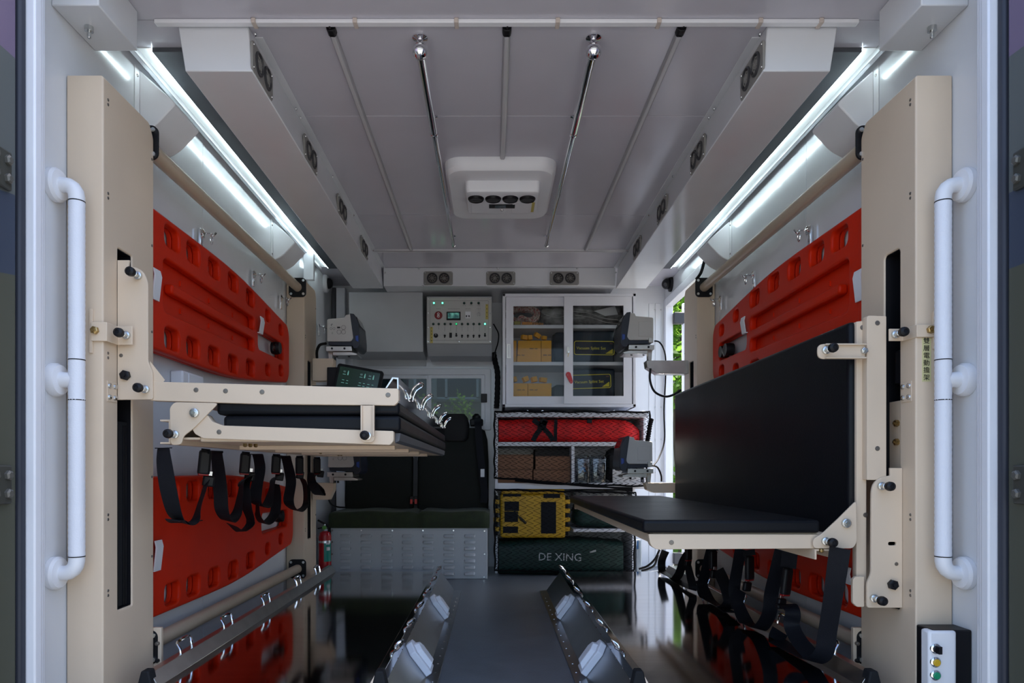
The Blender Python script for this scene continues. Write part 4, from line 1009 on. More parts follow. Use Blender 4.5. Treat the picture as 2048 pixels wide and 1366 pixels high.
wrap(Z(1122, ey), Z(1062+2, ey) - 0.05, mat('green_label', (0.01, 0.22, 0.17), 0.4), 'label', a0=-1.5, a1=-0.15)
wrap(Z(1088, ey), Z(1080, ey), mat('white_label', (0.6, 0.6, 0.6), 0.4), 'label_mark', 0.0367, -1.2, -0.5)
wrap(Z(1079, ey), Z(1070, ey), mat('red_label', (0.4, 0.02, 0.02), 0.4), 'label_mark', 0.0367, -1.4, -0.3)
wrap(Z(1100, ey), Z(1093, ey), mat('white_label', (0.6, 0.6, 0.6), 0.4), 'label_mark', 0.0367, -1.1, -0.5)
m = MB(); m.lathe([(0.0372, 0), (0.0372, 0.012)], (ex, ey, Z(1083, ey) - 0.006), (0, 0, 1), 24); build(m, 'strap', ALU, t)
m = MB(); m.lathe([(0.014, 0), (0.016, 0.01), (0.01, 0.02), (0.008, 0.04)], (ex, ey, zt), (0, 0, 1), 12); build(m, 'valve', ZINC, t)
m = MB(); m.obox((ex - 0.01, ey, zt + 0.045), (0.07, 0.014, 0.01), Matrix.Rotation(0.5, 3, 'Y')); m.obox((ex - 0.012, ey, zt + 0.02), (0.06, 0.012, 0.008), Matrix.Rotation(-0.2, 3, 'Y')); build(m, 'lever', BLACK, t, 0.002)
m = MB(); m.lathe([(0.012, 0), (0.012, 0.006)], (ex, ey - 0.012, zt + 0.02), (0, -1, 0), 14); build(m, 'gauge', mat('green_gauge', (0.1, 0.3, 0.05), 0.4), t)

# ------------------------------------------------------------------ wall box and switch panel
t = thing('wall_box', (X(772, 4.6), 4.62, C + 0.7), 'grey folded-sheet box on the back wall next to the switch panel', 'wall box')
m = MB()
m.prism([(4.46, C + 1.134), (4.46, C + 1.06), (4.50, C + 0.76), (4.75, C + 0.745), (4.749, C + 1.134)], 'x', X(700, 4.5), X(846, 4.48))
build(m, 'casing', GREYP, t, 0.003)
bx('flange', GREYP, t, X(706, 4.74), X(852, 4.74), 4.742, 4.749, C + 0.705, C + 0.757, 0.001)
m = MB()
for px in (711, 780, 848): m.lathe([(0.007, 0), (0.005, 0.003)], P(px, 714, 4.742), (0, -1, 0), 8)
build(m, 'screw', ZINC, t)
t = thing('control_panel', (X(919, 4.5), 4.55, C + 0.7), 'grey electrical control panel with green lamps, switches and a red selector knob', 'control panel')
PD = 4.42
x0, x1 = X(853, PD), X(984, PD)
m = MB(); m.prism([(PD + 0.012, Z(592, PD)), (PD + 0.012, Z(686, PD)), (PD + 0.1, C + 0.735), (4.7495, C + 0.735), (4.7495, Z(586, PD))], 'x', x0, x1); build(m, 'casing', GREYP, t, 0.003)
fp = bx('face_plate', mat('panel_grey', (0.52, 0.52, 0.5), 0.4, var=0.02), t, X(854, PD), X(983.5, PD), PD, PD + 0.012, Z(687, PD), Z(595, PD), 0.002)
def pz(zx, zy): return P(830 + zx/9.756, 570 + zy/9.756, PD)     # position on the panel from a close view
m = MB(); a, b = pz(290, 308), pz(1435, 1082); t_ = 0.0012
for q in ((a.x, b.x, a.z - t_, a.z), (a.x, b.x, b.z, b.z + t_), (a.x, a.x + t_, b.z, a.z), (b.x - t_, b.x, b.z, a.z)): m.box(q[0], q[1], PD - 0.0006, PD, q[2], q[3])
build(m, 'groove_line', DGREY, fp)
LON = mat('green_lamp_lit', (0.05, 0.8, 0.35), 0.3, var=0, emit=(0.08, 1.0, 0.42), estr=1.6)
LMID = mat('green_lamp_dim', (0.02, 0.4, 0.16), 0.3, var=0, emit=(0.02, 0.5, 0.16), estr=0.45)
LOFF = mat('green_lamp_off', (0.004, 0.045, 0.032), 0.25, var=0)
for zx, zy, k in [(370,355,1),(537,355,1),(960,355,0),(1100,355,0),(1240,355,0)] + [(v,763,0) for v in (358,463,582,695)] + [(807,763,2)] + [(v,763,0) for v in (919,1032,1144,1256)] + [(1366,763,1)]:
    p = pz(zx, zy)
    m = MB(); m.lathe([(0.0082, 0), (0.0082, 0.003), (0.0066, 0.005)], p, (0, -1, 0), 16); l = build(m, 'lamp_bezel', DGREY, fp)
    m = MB(); m.lathe([(0.0062, 0.003), (0.0055, 0.0065), (0.003, 0.0085)], p, (0, -1, 0), 14); build(m, 'lamp_lens', (LOFF, LON, LMID)[k], l if False else fp)
for zx in (463, 582, 695, 807, 919, 1032, 1144, 1256, 1366):
    p = pz(zx, 860); q = pz(zx, 905 if zx > 500 else 870)
    bx('mark_line', DGREY, fp, p.x - 0.0006, p.x + 0.0006, PD - 0.0005, PD, q.z, pz(zx, 800).z, 0)
for zx, up in ((582,0),(807,1),(919,0),(1032,0),(1144,0),(1256,0),(1366,1)):
    p = pz(zx, 990); d = 1 if up else -1
    m = MB(); m.lathe([(0.0068, 0), (0.0068, 0.004), (0.004, 0.006)], p, (0, -1, 0), 12)
    m.lathe([(0.003, 0.003), (0.0042, 0.018)], p, (0, -1, 0.9*d), 10); build(m, 'toggle_switch', BLACK, fp)
p = pz(695, 982); bx('rocker_switch', BLACK, fp, p.x - 0.008, p.x + 0.008, PD - 0.006, PD, p.z - 0.016, p.z + 0.016, 0.002)
p = pz(408, 990); m = MB(); m.lathe([(0.0135, 0), (0.0135, 0.008), (0.011, 0.01)], p, (0, -1, 0), 20); kb = build(m, 'rotary_knob', BLACK, fp)
bx('pointer', WPLAST, fp, p.x - 0.001, p.x + 0.001, PD - 0.0112, PD - 0.009, p.z, p.z + 0.012, 0)
p = pz(458, 595); m = MB(); m.lathe([(0.025, 0), (0.025, 0.006), (0.022, 0.01), (0.01, 0.011)], p, (0, -1, 0), 28); build(m, 'selector_base', mat('dark_red_plastic', (0.22, 0.008, 0.012), 0.35), fp)
m = MB()
for dz in (-0.007, 0.008): m.tube([p + Vector((0.006*math.cos(a*math.pi/6), -0.012, dz + 0.0065*math.sin(a*math.pi/6))) for a in range(12)], 0.002, 6, closed=True)
build(m, 'selector_handle', WPLAST, fp)
a, b = pz(615, 522), pz(890, 690); bx('screen_frame', BLACK, fp, a.x, b.x, PD - 0.004, PD, b.z, a.z, 0.0015)
a, b = pz(640, 545), pz(865, 655)
SCR = bpy.data.materials.new('panel_screen'); SCR.use_nodes = True; nt = SCR.node_tree; b_ = nt.nodes['Principled BSDF']
wv = nt.nodes.new('ShaderNodeTexNoise'); wv.inputs['Scale'].default_value = 30; tcn = nt.nodes.new('ShaderNodeTexCoord'); nt.links.new(tcn.outputs['Object'], wv.inputs['Vector'])
crn = nt.nodes.new('ShaderNodeValToRGB'); crn.color_ramp.elements[0].position = 0.45; crn.color_ramp.elements[0].color = (0.006, 0.03, 0.03, 1); crn.color_ramp.elements[1].position = 0.75; crn.color_ramp.elements[1].color = (0.05, 0.16, 0.13, 1)
nt.links.new(wv.outputs[0], crn.inputs[0]); nt.links.new(crn.outputs[0], b_.inputs['Base Color']); nt.links.new(crn.outputs[0], b_.inputs['Emission Color']); b_.inputs['Emission Strength'].default_value = 0.5; b_.inputs['Roughness'].default_value = 0.15
bx('screen', SCR, fp, a.x, b.x, PD - 0.0046, PD - 0.0035, b.z, a.z, 0)
a, b = pz(980, 520), pz(1085, 655); bk = bx('breaker', WPLAST, fp, a.x, b.x, PD - 0.004, PD, b.z, a.z, 0.001)
for zx in (1006, 1056): p = pz(zx, 612); bx('breaker_lever', BLACK, fp, p.x - 0.0035, p.x + 0.0035, PD - 0.010, PD - 0.003, p.z - 0.005, p.z + 0.005, 0.001)
m = MB(); p = pz(1242, 570)
m.tube([p + Vector((0.0105*math.cos(a*math.pi/8), -0.002, 0.0105*math.sin(a*math.pi/8))) for a in range(-3, 12)], 0.0022, 6); build(m, 'key_ring', ALU, fp)
for (zx, z0, z1, n) in ((1402, 375, 670, 4), (322, 820, 1135, 5)):
    a, b = pz(zx - 26, z0), pz(zx + 26, z1); s_ = bx('sticker', YEL, fp, a.x, b.x, PD - 0.0006, PD, b.z, a.z, 0)
    m = MB()
    for k in range(n):
        c = pz(zx, z0 + (z1 - z0)*(k + 0.25)/n); m.lathe([(0.003, 0), (0.003, 0.0006)], (c.x, PD - 0.0006, c.z), (0, -1, 0), 5)
    build(m, 'sticker_mark', BLACK, fp)
m = MB()
for zx, zy, w in ((368,402,34),(537,402,34),(960,402,34),(1100,402,34),(1240,402,34),(458,463,45),(755,466,120),(1035,466,60),(1242,466,42)):
    n = max(3, int(w/11))
    for k in range(n):
        c = pz(zx - w + 2*w*(k + 0.5)/n, zy); m.box(c.x - 0.0014, c.x + 0.0014, PD - 0.0004, PD, c.z - 0.0012, c.z + 0.0016)
for zx in (582,695,807,919,1032,1144,1256,1366):
    for zy in (948, 1066): c = pz(zx, zy); m.box(c.x - 0.001, c.x + 0.001, PD - 0.0004, PD, c.z - 0.001, c.z + 0.001)
build(m, 'printed_marks', DGREY, fp)
m = MB()
for zx, zy in ((258,272),(862,268),(1465,270),(258,550),(1467,550),(258,828),(1467,828),(258,1106),(862,1104),(1467,1106)): m.lathe([(0.0045, 0), (0.0035, 0.0025)], pz(zx, zy), (0, -1, 0), 8)
build(m, 'screw', ZINC, fp)

# ------------------------------------------------------------------ cupboard with sliding glass doors
CD = 4.36
WCAB = mat('white_cupboard', (0.72, 0.73, 0.78), 0.38, var=0.02)
cx0, cx1, cz0, cz1 = X(1005, CD), X(1272, CD), Z(814, CD), Z(587, CD)
t = thing('glass_cupboard', ((cx0+cx1)/2, 4.55, cz0), 'white cupboard with two sliding glass doors on top of the shelf unit', 'cupboard')
m = MB(); th = 0.018
m.box(cx0, cx0 + th, CD, YB - 0.001, cz0, cz1); m.box(cx1 - th, cx1, CD, YB - 0.001, cz0, cz1)
m.box(cx0, cx1, CD, YB - 0.001, cz1 - th, cz1); m.box(cx0, cx1, CD, YB - 0.001, cz0, cz0 + th); m.box(cx0, cx1, YB - 0.012, YB - 0.001, cz0, cz1)
build(m, 'carcass', WCAB, t, 0.002)
SH = [(Z(657, 4.42), Z(650, 4.42)), (Z(731, 4.42), Z(724, 4.42))]
for z0, z1 in SH: bx('shelf', WCAB, t, cx0 + th, cx1 - th, 4.415, YB - 0.012, z0, z1, 0.001)
# door frames
for i, (a, b, ga, gb, yo) in enumerate(((1012, 1133, 1027, 1129, CD + 0.022), (1128, 1264, 1146, 1247, CD + 0.006))):
    m = MB(); pplate(m, rrect(X(a, CD), cz0 + th + 0.001, X(b, CD), cz1 - th - 0.001, 0.002), [rrect(X(ga, CD), Z(792, CD), X(gb, CD), Z(611, CD), 0.002)], 0.014, 'front', (0, yo, 0), 0.001)
    d = build(m, 'sliding_door', WCAB, t)
    build(MB().box(X(ga, CD) - 0.002, X(gb, CD) + 0.002, yo - 0.002, yo + 0.002, Z(793, CD), Z(610, CD)), 'pane', GLASS, d)
    if i == 0:
        bx('finger_pull', STEEL2, d, X(1013.5, CD), X(1021, CD), yo - 0.0085, yo - 0.005, Z(716, CD), Z(687, CD), 0.001)
        bx('pull_recess', WPLAST, d, X(1016, CD), X(1019.5, CD), yo - 0.0092, yo - 0.008, Z(714, CD), Z(689, CD), 0.0005)
    else:
        bx('lock', STEEL2, d, X(1133, CD), X(1139, CD), yo - 0.012, yo - 0.006, Z(707, CD), Z(694, CD), 0.001)
# key hanging in the lock and the red tag
t2 = thing('key', P(1137, 712, CD - 0.012), 'small key hanging in the lock of the glass cupboard', 'key')
m = MB(); m.obox(P(1137, 704, CD - 0.010), (0.010, 0.003, 0.012)); build(m, 'bow', ZINC, t2, 0.001)
m = MB(); m.obox(P(1136.5, 710, CD - 0.010), (0.004, 0.002, 0.024), Matrix.Rotation(0.2, 3, 'Y')); build(m, 'blade', BRASS, t2)
m = MB(); L_ = [Vector((X(px, CD), 0, Z(py, CD))) for px, py in ((1134, 748), (1139, 763))]
out = []
for k in range(9): a = math.pi*(0.95 - k/8*1.0) ; out.append((X(1136.5, CD) + 0.0155*math.cos(a) - 0.002, Z(749, CD) + 0.0155*math.sin(a)))
out = [(X(1131, CD), Z(750, CD)), (X(1132.5, CD), Z(745, CD)), (X(1137, CD), Z(743.5, CD)), (X(1141, CD), Z(746, CD)), (X(1145.5, CD), Z(762, CD)), (X(1145, CD), Z(766, CD)), (X(1142, CD), Z(768, CD)), (X(1139, CD), Z(765, CD))]
pplate(m, rpoly(out, 0.006, 3), [], 0.004, 'front', (0, CD - 0.0045, 0), 0.001)
tagm = build(m, 'door_tag', mat('red_tag_plastic', (0.5, 0.005, 0.012), 0.3), None, label='small red teardrop tag stuck on the sliding cupboard door', cat='tag')
m = MB(); dot(m, P(1135.5, 750, CD - 0.0067), 0.002); dot(m, P(1142, 764, CD - 0.0067), 0.002); build(m, 'tag_rivet', ZINC, tagm)

# ---- things in the cupboard
NAVY = mat('navy_cloth', (0.007, 0.018, 0.034), 0.65, var=0.3, vscale=20, bump=0.3, bscale=40)
YBOX = mat('yellow_card', (0.78, 0.37, 0.006), 0.6, var=0.08)
FILM = glass_mat('crumpled_film', (0.62, 0.62, 0.62), 0.18, 0.16)
GFILM = mat('grey_film_bag', (0.22, 0.22, 0.215), 0.25, var=0.5, vscale=26, bump=0.8, bscale=26)
ROPE = mat('red_white_rope', (0.5, 0.42, 0.38), 0.7, var=0.0)
nt = ROPE.node_tree; wv = nt.nodes.new('ShaderNodeTexNoise'); wv.inputs['Scale'].default_value = 130; tcn = nt.nodes.new('ShaderNodeTexCoord'); nt.links.new(tcn.outputs['Object'], wv.inputs['Vector'])
crn = nt.nodes.new('ShaderNodeValToRGB'); crn.color_ramp.elements[0].position = 0.5; crn.color_ramp.elements[0].color = (0.5, 0.42, 0.37, 1); crn.color_ramp.elements[1].position = 0.56; crn.color_ramp.elements[1].color = (0.28, 0.05, 0.05, 1)
nt.links.new(wv.outputs[0], crn.inputs[0]); nt.links.new(crn.outputs[0], nt.nodes['Principled BSDF'].inputs['Base Color'])
z1_, z2_, z3_ = SH[0][1], SH[1][1], cz0 + th
def put(px, py, D): return P(px, py, D)
ID = 4.45
# coil of rope
t = thing('rope_coil', P(1050, 648, 4.55), 'coil of white rope with red fleck on the upper cupboard shelf', 'rope')
m = MB(); c = P(1045, 628, 4.52); c.z = z1_ + 0.074
for k in range(5):
    for q in range(3):
        rx, rz = 0.105 - q*0.014, 0.062 - q*0.014
        yk = 4.44 + k*0.017 + q*0.004
        m.tube([Vector((c.x + rx*math.cos(a*math.pi/12), yk + 0.008*math.sin(a*math.pi/12*2 + k), c.z + rz*math.sin(a*math.pi/12) + 0.003*math.sin(a*1.7 + k*2))) for a in range(24)], 0.0068, 6, closed=True)
build(m, 'loops', ROPE, t)
m = MB(); m.tube(spline([P(1036, 641, 4.43), P(1042, 633, 4.425), P(1049, 636, 4.425), P(1060, 640, 4.43), P(1070, 642, 4.44)], 6), 0.011, 8); build(m, 'rope_end', ROPE, t)
ORNG = mat('orange_plastic', (0.5, 0.19, 0.02), 0.45); OLY = mat('dull_yellow_plastic', (0.3, 0.26, 0.06), 0.5)
o = build(MB().box(X(1028, 4.425), X(1041, 4.425), 4.418, 4.428, z1_ + 0.0005, z1_ + 0.024), 'yellow_block', OLY, None, 0.003, label='dull yellow block at the edge of the upper cupboard shelf', cat='block')
t = thing('orange_comb', (X(1066, 4.425), 4.423, z1_), 'orange ribbed plastic strap lying under the rope coil', 'strap')
bx('bar', ORNG, t, X(1044, 4.425), X(1065, 4.425), 4.418, 4.432, z1_ + 0.0005, z1_ + 0.019, 0.003)
for k in range(6): bx('rib', ORNG, t, X(1066 + k*3.6, 4.425), X(1068.4 + k*3.6, 4.425), 4.418, 4.43, z1_ + 0.0005, z1_ + 0.017 - k*0.0008, 0.001)
# crumpled film bags
def crumple(name, x0, x1, y0, y1, z0, z1, m_, label, cat, seed, amp=0.012, group=None, nx=16, nz=10, par=None, round_=0.75):
    rnd = random.Random(seed); m = MB(); n = nx
    loops = []
    for j in range(nz + 1):
        v = j/nz; loop = []
        sc_ = (1 - abs(2*v - 1)**4)**0.5 * round_ + (1 - round_) if 0 < v < 1 else (1-round_)*0.7
        for i in range(n):
            a = 2*math.pi*i/n; ca, sa = math.cos(a), math.sin(a)
            ex_ = abs(ca)**0.45*(1 if ca > 0 else -1); ey_ = abs(sa)**0.45*(1 if sa > 0 else -1)
            loop.append(Vector(((x0+x1)/2 + (x1-x0)/2*ex_*sc_ + rnd.uniform(-amp, amp)*0.6, (y0+y1)/2 + (y1-y0)/2*ey_*sc_ + rnd.uniform(-amp, amp), z0 + (z1-z0)*v + (rnd.uniform(-amp, amp)*0.5 if 0 < j < nz else 0))))
        loops.append(loop)
    for l in loops:
        for p in l: p.x = min(max(p.x, x0), x1); p.y = min(max(p.y, y0), y1); p.z = min(max(p.z, z0), z1)
    m.loft(loops)
    return build(m, name, m_, par, ang=70, label=label, cat=cat, group=group)
crumple('film_bag', X(1082, ID), X(1133, ID), 4.43, 4.68, z1_ + 0.0005, cz1 - th - 0.02, GFILM, 'crumpled grey film bag next to the rope coil', 'bag', 3, 0.02)
crumple('film_bag', X(1138, ID), X(1252, ID), 4.47, 4.7, z1_ + 0.0005, cz1 - th - 0.012, GFILM, 'wide crumpled grey film bag with papers on the upper cupboard shelf', 'bag', 5, 0.022)
PAPER = mat('white_paper', (0.62, 0.63, 0.64), 0.5, var=0.05)
m = MB(); pts = [P(1188, 622, 4.45), P(1230, 612, 4.45), P(1236, 629, 4.445), P(1210, 632, 4.44)]
m.loft([pts, [p + Vector((0, 0.004, 0.001)) for p in pts]]); build(m, 'folded_paper', PAPER, None, label='folded white sheet on top of the film bag in the cupboard', cat='paper')
for k, (a, b, y0_, y1_) in enumerate(((1146, 1236, 622, 640), (1088, 1128, 628, 632), (1150, 1240, 630, 648))):
    zf_ = -0.033 if k == 1 else 0.0
    m = MB(); p = spline([P(a, y0_, 4.445 + zf_), P((a*2+b)/3, y0_ + 4, 4.44 + zf_), P((a+2*b)/3, (y0_+y1_)/2 + 5, 4.445 + zf_), P(b, y1_, 4.45 + zf_)], 6)
    m.ribbon(p, (0, 0.9, 0.3), 0.03 if k != 1 else 0.02, 0.002); build(m, 'film_sheet', mat('pale_film', (0.5, 0.5, 0.49), 0.2, var=0.2, vscale=40), None, label=('creased pale film sheet over the wide film bag', 'short pale film strip beside the rope', 'long pale film strip along the front of the upper cupboard shelf')[k], cat='film')
# yellow cartons with their little flaps
def carton(px0, px1, py0, base, D, depth, label, txt=None, group='yellow cartons in the cupboard', lean=0.0):
    x0, x1 = X(px0, D), X(px1, D); z1 = Z(py0, D)
    t = thing('yellow_carton', ((x0+x1)/2, D + depth/2, base), label, 'carton', group)
    m = MB(); m.loft([[(x0, D, base + 0.0005), (x1, D, base + 0.0005), (x1, D + depth, base + 0.0005), (x0, D + depth, base + 0.0005)], [(x0 + lean, D, z1), (x1, D, z1), (x1, D + depth, z1), (x0 + lean, D + depth, z1)]])
    b = build(m, 'box', YBOX, t, 0.002)
    if txt:
        for px, py in txt:
            p = P(px, py, D - 0.0008); m = MB(); rr = random.Random(int(px))
            for k in range(8):
                if k == 4: continue
                w = 0.0022; xx = p.x + (k - 4)*0.0062
                m.box(xx - w, xx + w, p.y, p.y + 0.0006, p.z - 0.004, p.z + 0.004 - 0.003*rr.random())
            build(m, 'printed_mark', mat('brown_print', (0.12, 0.07, 0.01), 0.6), b)
    return t
def flap(px, py, D, w, h, ang, base_label, k=[0]):
    k[0] += 1; base_label = ('small yellow packet lying flat', 'small yellow packet standing upright', 'tilted yellow packet balanced highest', 'squat yellow packet beside the navy cloth', 'slim yellow packet at the cupboard side', 'leaning yellow packet with a dark gap', 'blocky leaning yellow packet', 'wide flat yellow packet')[k[0]-1] + base_label
    t = MB(); t.obox(P(px, py, D), (w, 0.03, h), Matrix.Rotation(ang, 3, 'Y') @ Matrix.Rotation(0.4, 3, 'Z'))
    build(t, 'yellow_packet', YBOX, None, 0.002, label=base_label, cat='packet', group='small yellow packets on the cartons')
carton(1026, 1033, 681, z2_, 4.46, 0.16, 'narrow yellow carton at the edge of the middle cupboard shelf')
carton(1033.5, 1082, 681, z2_, 4.44, 0.18, 'wide yellow carton with printing on the middle cupboard shelf', [(1068, 697), (1042, 710)], lean=0.01)
carton(1082.5, 1103, 681, z2_, 4.44, 0.18, 'upright yellow carton beside the navy cloth on the middle cupboard shelf', [(1095, 710)])
carton(1026, 1055.5, 766.5, z3_, 4.44, 0.18, 'yellow carton at the edge of the cupboard floor', [(1043, 779.5)])
carton(1056, 1103, 766.5, z3_, 4.44, 0.18, 'yellow carton beside the navy cloth on the cupboard floor', [(1068, 779.5)])
for px, py, w, h, a in ((1048, 675, 0.036, 0.03, 0.05), (1059, 675.5, 0.03, 0.03, -0.1), (1074.5, 671, 0.04, 0.028, 0.5), (1088, 676, 0.03, 0.024, 0.1)):
    flap(px, py, 4.5, w, h, a, ' on the cartons of the middle cupboard shelf')
for px, py, w, h, a in ((1029, 759, 0.022, 0.034, -0.3), (1051, 758.5, 0.036, 0.032, -0.4), (1068, 759, 0.036, 0.034, -0.25), (1086, 760, 0.045, 0.03, 0.05)):
    flap(px, py, 4.5, w, h, a, ' on the cartons of the cupboard floor')
crumple('navy_cloth', X(1105, ID), X(1135, ID), 4.44, 4.6, z2_ + 0.0005, z2_ + 0.2, NAVY, 'folded navy cloth between carton and door bar on the middle cupboard shelf', 'cloth', 11, 0.006, round_=0.3)
crumple('navy_cloth', X(1105, ID), X(1135, ID), 4.44, 4.6, z3_ + 0.0005, z3_ + 0.135, NAVY, 'folded navy cloth beside the carton on the cupboard floor', 'cloth', 12, 0.006, round_=0.3)
YLINE = mat('yellow_print', (0.75, 0.64, 0.04), 0.5, var=0)
def navy_bag(px0, px1, pz1, base, lab, lx0, lx1, ly0, ly1, tx, ty, tilt):
    D = 4.45; x0, x1 = X(px0, D), X(px1, D)
    t = thing('splint_bag', ((x0+x1)/2, D + 0.1, base), lab, 'bag', 'navy splint bags in the cupboard')
    b = build(MB().box(x0, x1, D, D + 0.2, base + 0.0005, Z(pz1, D)), 'bag_body', NAVY, t, 0.012, 3)
    M = FR['front'](((X(lx0, D) + X(lx1, D))/2, D - 0.0008, (Z(ly0, D) + Z(ly1, D))/2)) @ Matrix.Rotation(tilt, 4, 'Z')
    w, h = (X(lx1, D) - X(lx0, D))/2, (Z(ly0, D) - Z(ly1, D))/2
    build(MB().mesh(plate(rrect(-w, -h, w, h, 0.014), [rrect(-w + 0.004, -h + 0.004, w - 0.004, h - 0.004, 0.011)], 0.0012), M), 'label_border', YLINE, b)
    text('Vacuum Splint Set', 0.0255, None, YLINE, 'lettering', b, ax=M @ Matrix.Translation((tx, ty, 0)))
    m = MB()
    for k in range(6): m.mesh(plate([(w - 0.055 + k*0.0075, -h + 0.009), (w - 0.049 + k*0.0075, -h + 0.009), (w - 0.049 + k*0.0075, -h + 0.013 + k*0.005), (w - 0.055 + k*0.0075, -h + 0.013 + k*0.005)], [], 0.001), M)
    build(m, 'bar_mark', YLINE, b)
    text('XH', 0.014, None, mat('faint_red_print', (0.3, 0.12, 0.05), 0.5), 'lettering', b, ax=M @ Matrix.Translation((w - 0.022, h - 0.016, 0)))
navy_bag(1136, 1229, 662, z2_, 'navy bag lettered in yellow on the middle cupboard shelf', 1148, 1229, 682, 710, -0.02, -0.002, -0.01)
navy_bag(1136, 1230, 738, z3_, 'navy bag lettered in yellow on the cupboard floor, with slanting label', 1137, 1222, 749, 777, -0.004, -0.002, 0.03)
m = MB(); m.obox(P(1234, 690, 4.6), (0.04, 0.1, 0.13), Matrix.Rotation(0.4, 3, 'Y')); build(m, 'navy_pouch', NAVY, None, 0.01, 3, label='navy pouch leaning on the splint bag on the middle cupboard shelf', cat='pouch')
# ------------------------------------------------------------------ open shelf unit behind nets
SD = 4.345
t = thing('shelf_unit', (X(1140, SD), 4.5, 0), 'white open shelf unit behind black cargo nets', 'shelf unit')
sx0, sx1, sx2 = X(990, SD), X(1296, SD), X(1272, SD)
zt = cz0 - 0.001
bx('top_board', WCAB, t, sx0, sx1, SD, YB - 0.001, Z(834, SD), min(zt, Z(822, SD)) , 0.002)
bx('side_panel', WCAB, t, sx0, sx0 + 0.018, SD, YB - 0.001, Z(978, SD), Z(834, SD), 0.002)
bx('side_panel', WCAB, t, sx0, sx0 + 0.018, SD + 0.09, YB - 0.001, 0.0005, Z(978, SD), 0.002)
bx('side_panel', WCAB, t, sx1 - 0.018, sx1, SD + 0.05, YB - 0.001, Z(884, SD), Z(834, SD), 0.002)
bx('shelf_board', WCAB, t, sx0 + 0.018, sx1 - 0.018, SD, YB - 0.001, Z(892, SD), Z(884, SD), 0.001)
bx('shelf_board', WCAB, t, sx0 + 0.018, sx1, SD, YB - 0.001, Z(978, SD), Z(966, SD), 0.001)
bx('shelf_board', WCAB, t, X(1147, SD), sx2, SD, YB - 0.001, Z(1064, SD), Z(1058, SD), 0.001)
bx('divider', WCAB, t, X(1143, SD), X(1149, SD), SD, YB - 0.001, Z(966, SD), Z(892, SD), 0.001)
bx('side_panel', WCAB, t, sx2 - 0.018, sx2, SD + 0.03, YB - 0.001, 0.0005, Z(978, SD), 0.002)
bx('side_panel', WCAB, t, sx1 - 0.018, sx1, SD + 0.03, YB - 0.001, Z(966, SD), Z(892, SD), 0.002)
for px in (1055, 1085, 1228, 1256): nut(t, P(px, 821, SD - 0.0) + Vector((0, 0.01, -0.004)), 0.008, ZINC, (0, -1, 0), 'screw', 8, 0.006)
# red bag
RB = mat('red_bag_cloth', (0.62, 0.005, 0.006), 0.6, var=0.35, vscale=18, bump=0.8, bscale=22)
t = thing('red_bag', (X(1142, 4.42), 4.5, Z(884, SD)), 'long red cloth bag with crossed black straps on the top shelf', 'bag')
m = MB(); loops = []
zb = Z(884, SD) + 0.0005; zh = Z(836, SD) - 0.004
for k in range(21):
    u = k/20; x = X(997.5, 4.4) + (X(1280, 4.4) - X(997.5, 4.4))*u
    tp = 1.0 - 0.42*max(0, (u - 0.88)/0.12)**1.7 - 0.02*math.sin(u*23)
    hh = (zh - zb)*tp; yy = 4.375 + 0.006*math.sin(u*31) + 0.05*max(0, (u - 0.9)/0.1)
    loops.append([(x, y, z) for y, z in rrect(yy, zb, 4.62, zb + hh, min(0.045, hh*0.3), 4)])
m.loft(loops); rb = build(m, 'bag_body', RB, t, ang=50)
for pts, w in (([(1066, 840), (1080, 850), (1098, 868), (1106, 882)], 0.03), ([(1092, 840), (1083, 855), (1072, 870), (1066, 882)], 0.03), ([(1112, 840), (1111, 860), (1111, 882)], 0.02), ([(1088, 841), (1082, 858)], 0.05)):
    p = spline([P(a, b, 4.366) for a, b in pts], 4); build(MB().ribbon(p, (1, 0, 0), w, 0.004), 'strap', WEB, rb)
bx('strap_end', BLACK, rb, X(1174, 4.365), X(1184, 4.365), 4.362, 4.37, Z(846, 4.365), Z(839, 4.365), 0.002)
# boxes
CARD = mat('brown_cardboard', (0.24, 0.115, 0.062), 0.7, var=0.08)
zb = Z(966, SD) + 0.0005; D = 4.38
zmid = Z(938, D); zr = Z(939, D)
def cbox(px0, px1, z0, z1, label, y=D):
    t = thing('cardboard_box', ((X(px0, D) + X(px1, D))/2, y + 0.12, z0), label, 'box', 'cardboard boxes on the shelf')
    b = bx('box', CARD, t, X(px0, D), X(px1, D), y, y + 0.25, z0, z1, 0.002)
    bx('seam', mat('dark_brown', (0.06, 0.03, 0.02), 0.7), t, X(px0, D) + 0.003, X(px1, D) - 0.003, y - 0.0006, y + 0.0005, z1 - 0.006, z1 - 0.004, 0)
cbox(996, 1065, zb, zmid, 'brown cardboard box next to the shelf side, lower of its stack')
cbox(996, 1066.5, zmid + 0.0005, Z(909, D), 'brown cardboard box next to the shelf side, upper of its stack')
cbox(1067, 1140.5, zb, zr, 'brown cardboard box next to the divider, lower of its stack', D + 0.006)
cbox(1071, 1140.5, zr + 0.0005, Z(912, D), 'brown cardboard box next to the divider, upper of its stack', D + 0.006)
bx('dark_box', mat('dark_card', (0.03, 0.025, 0.022), 0.7), None, X(1070, 4.45), X(1138, 4.45), 4.45, 4.6, Z(912, D) + 0.0005, Z(898, 4.45), 0.002, label='flat dark box lying on the brown boxes by the divider', cat='box')
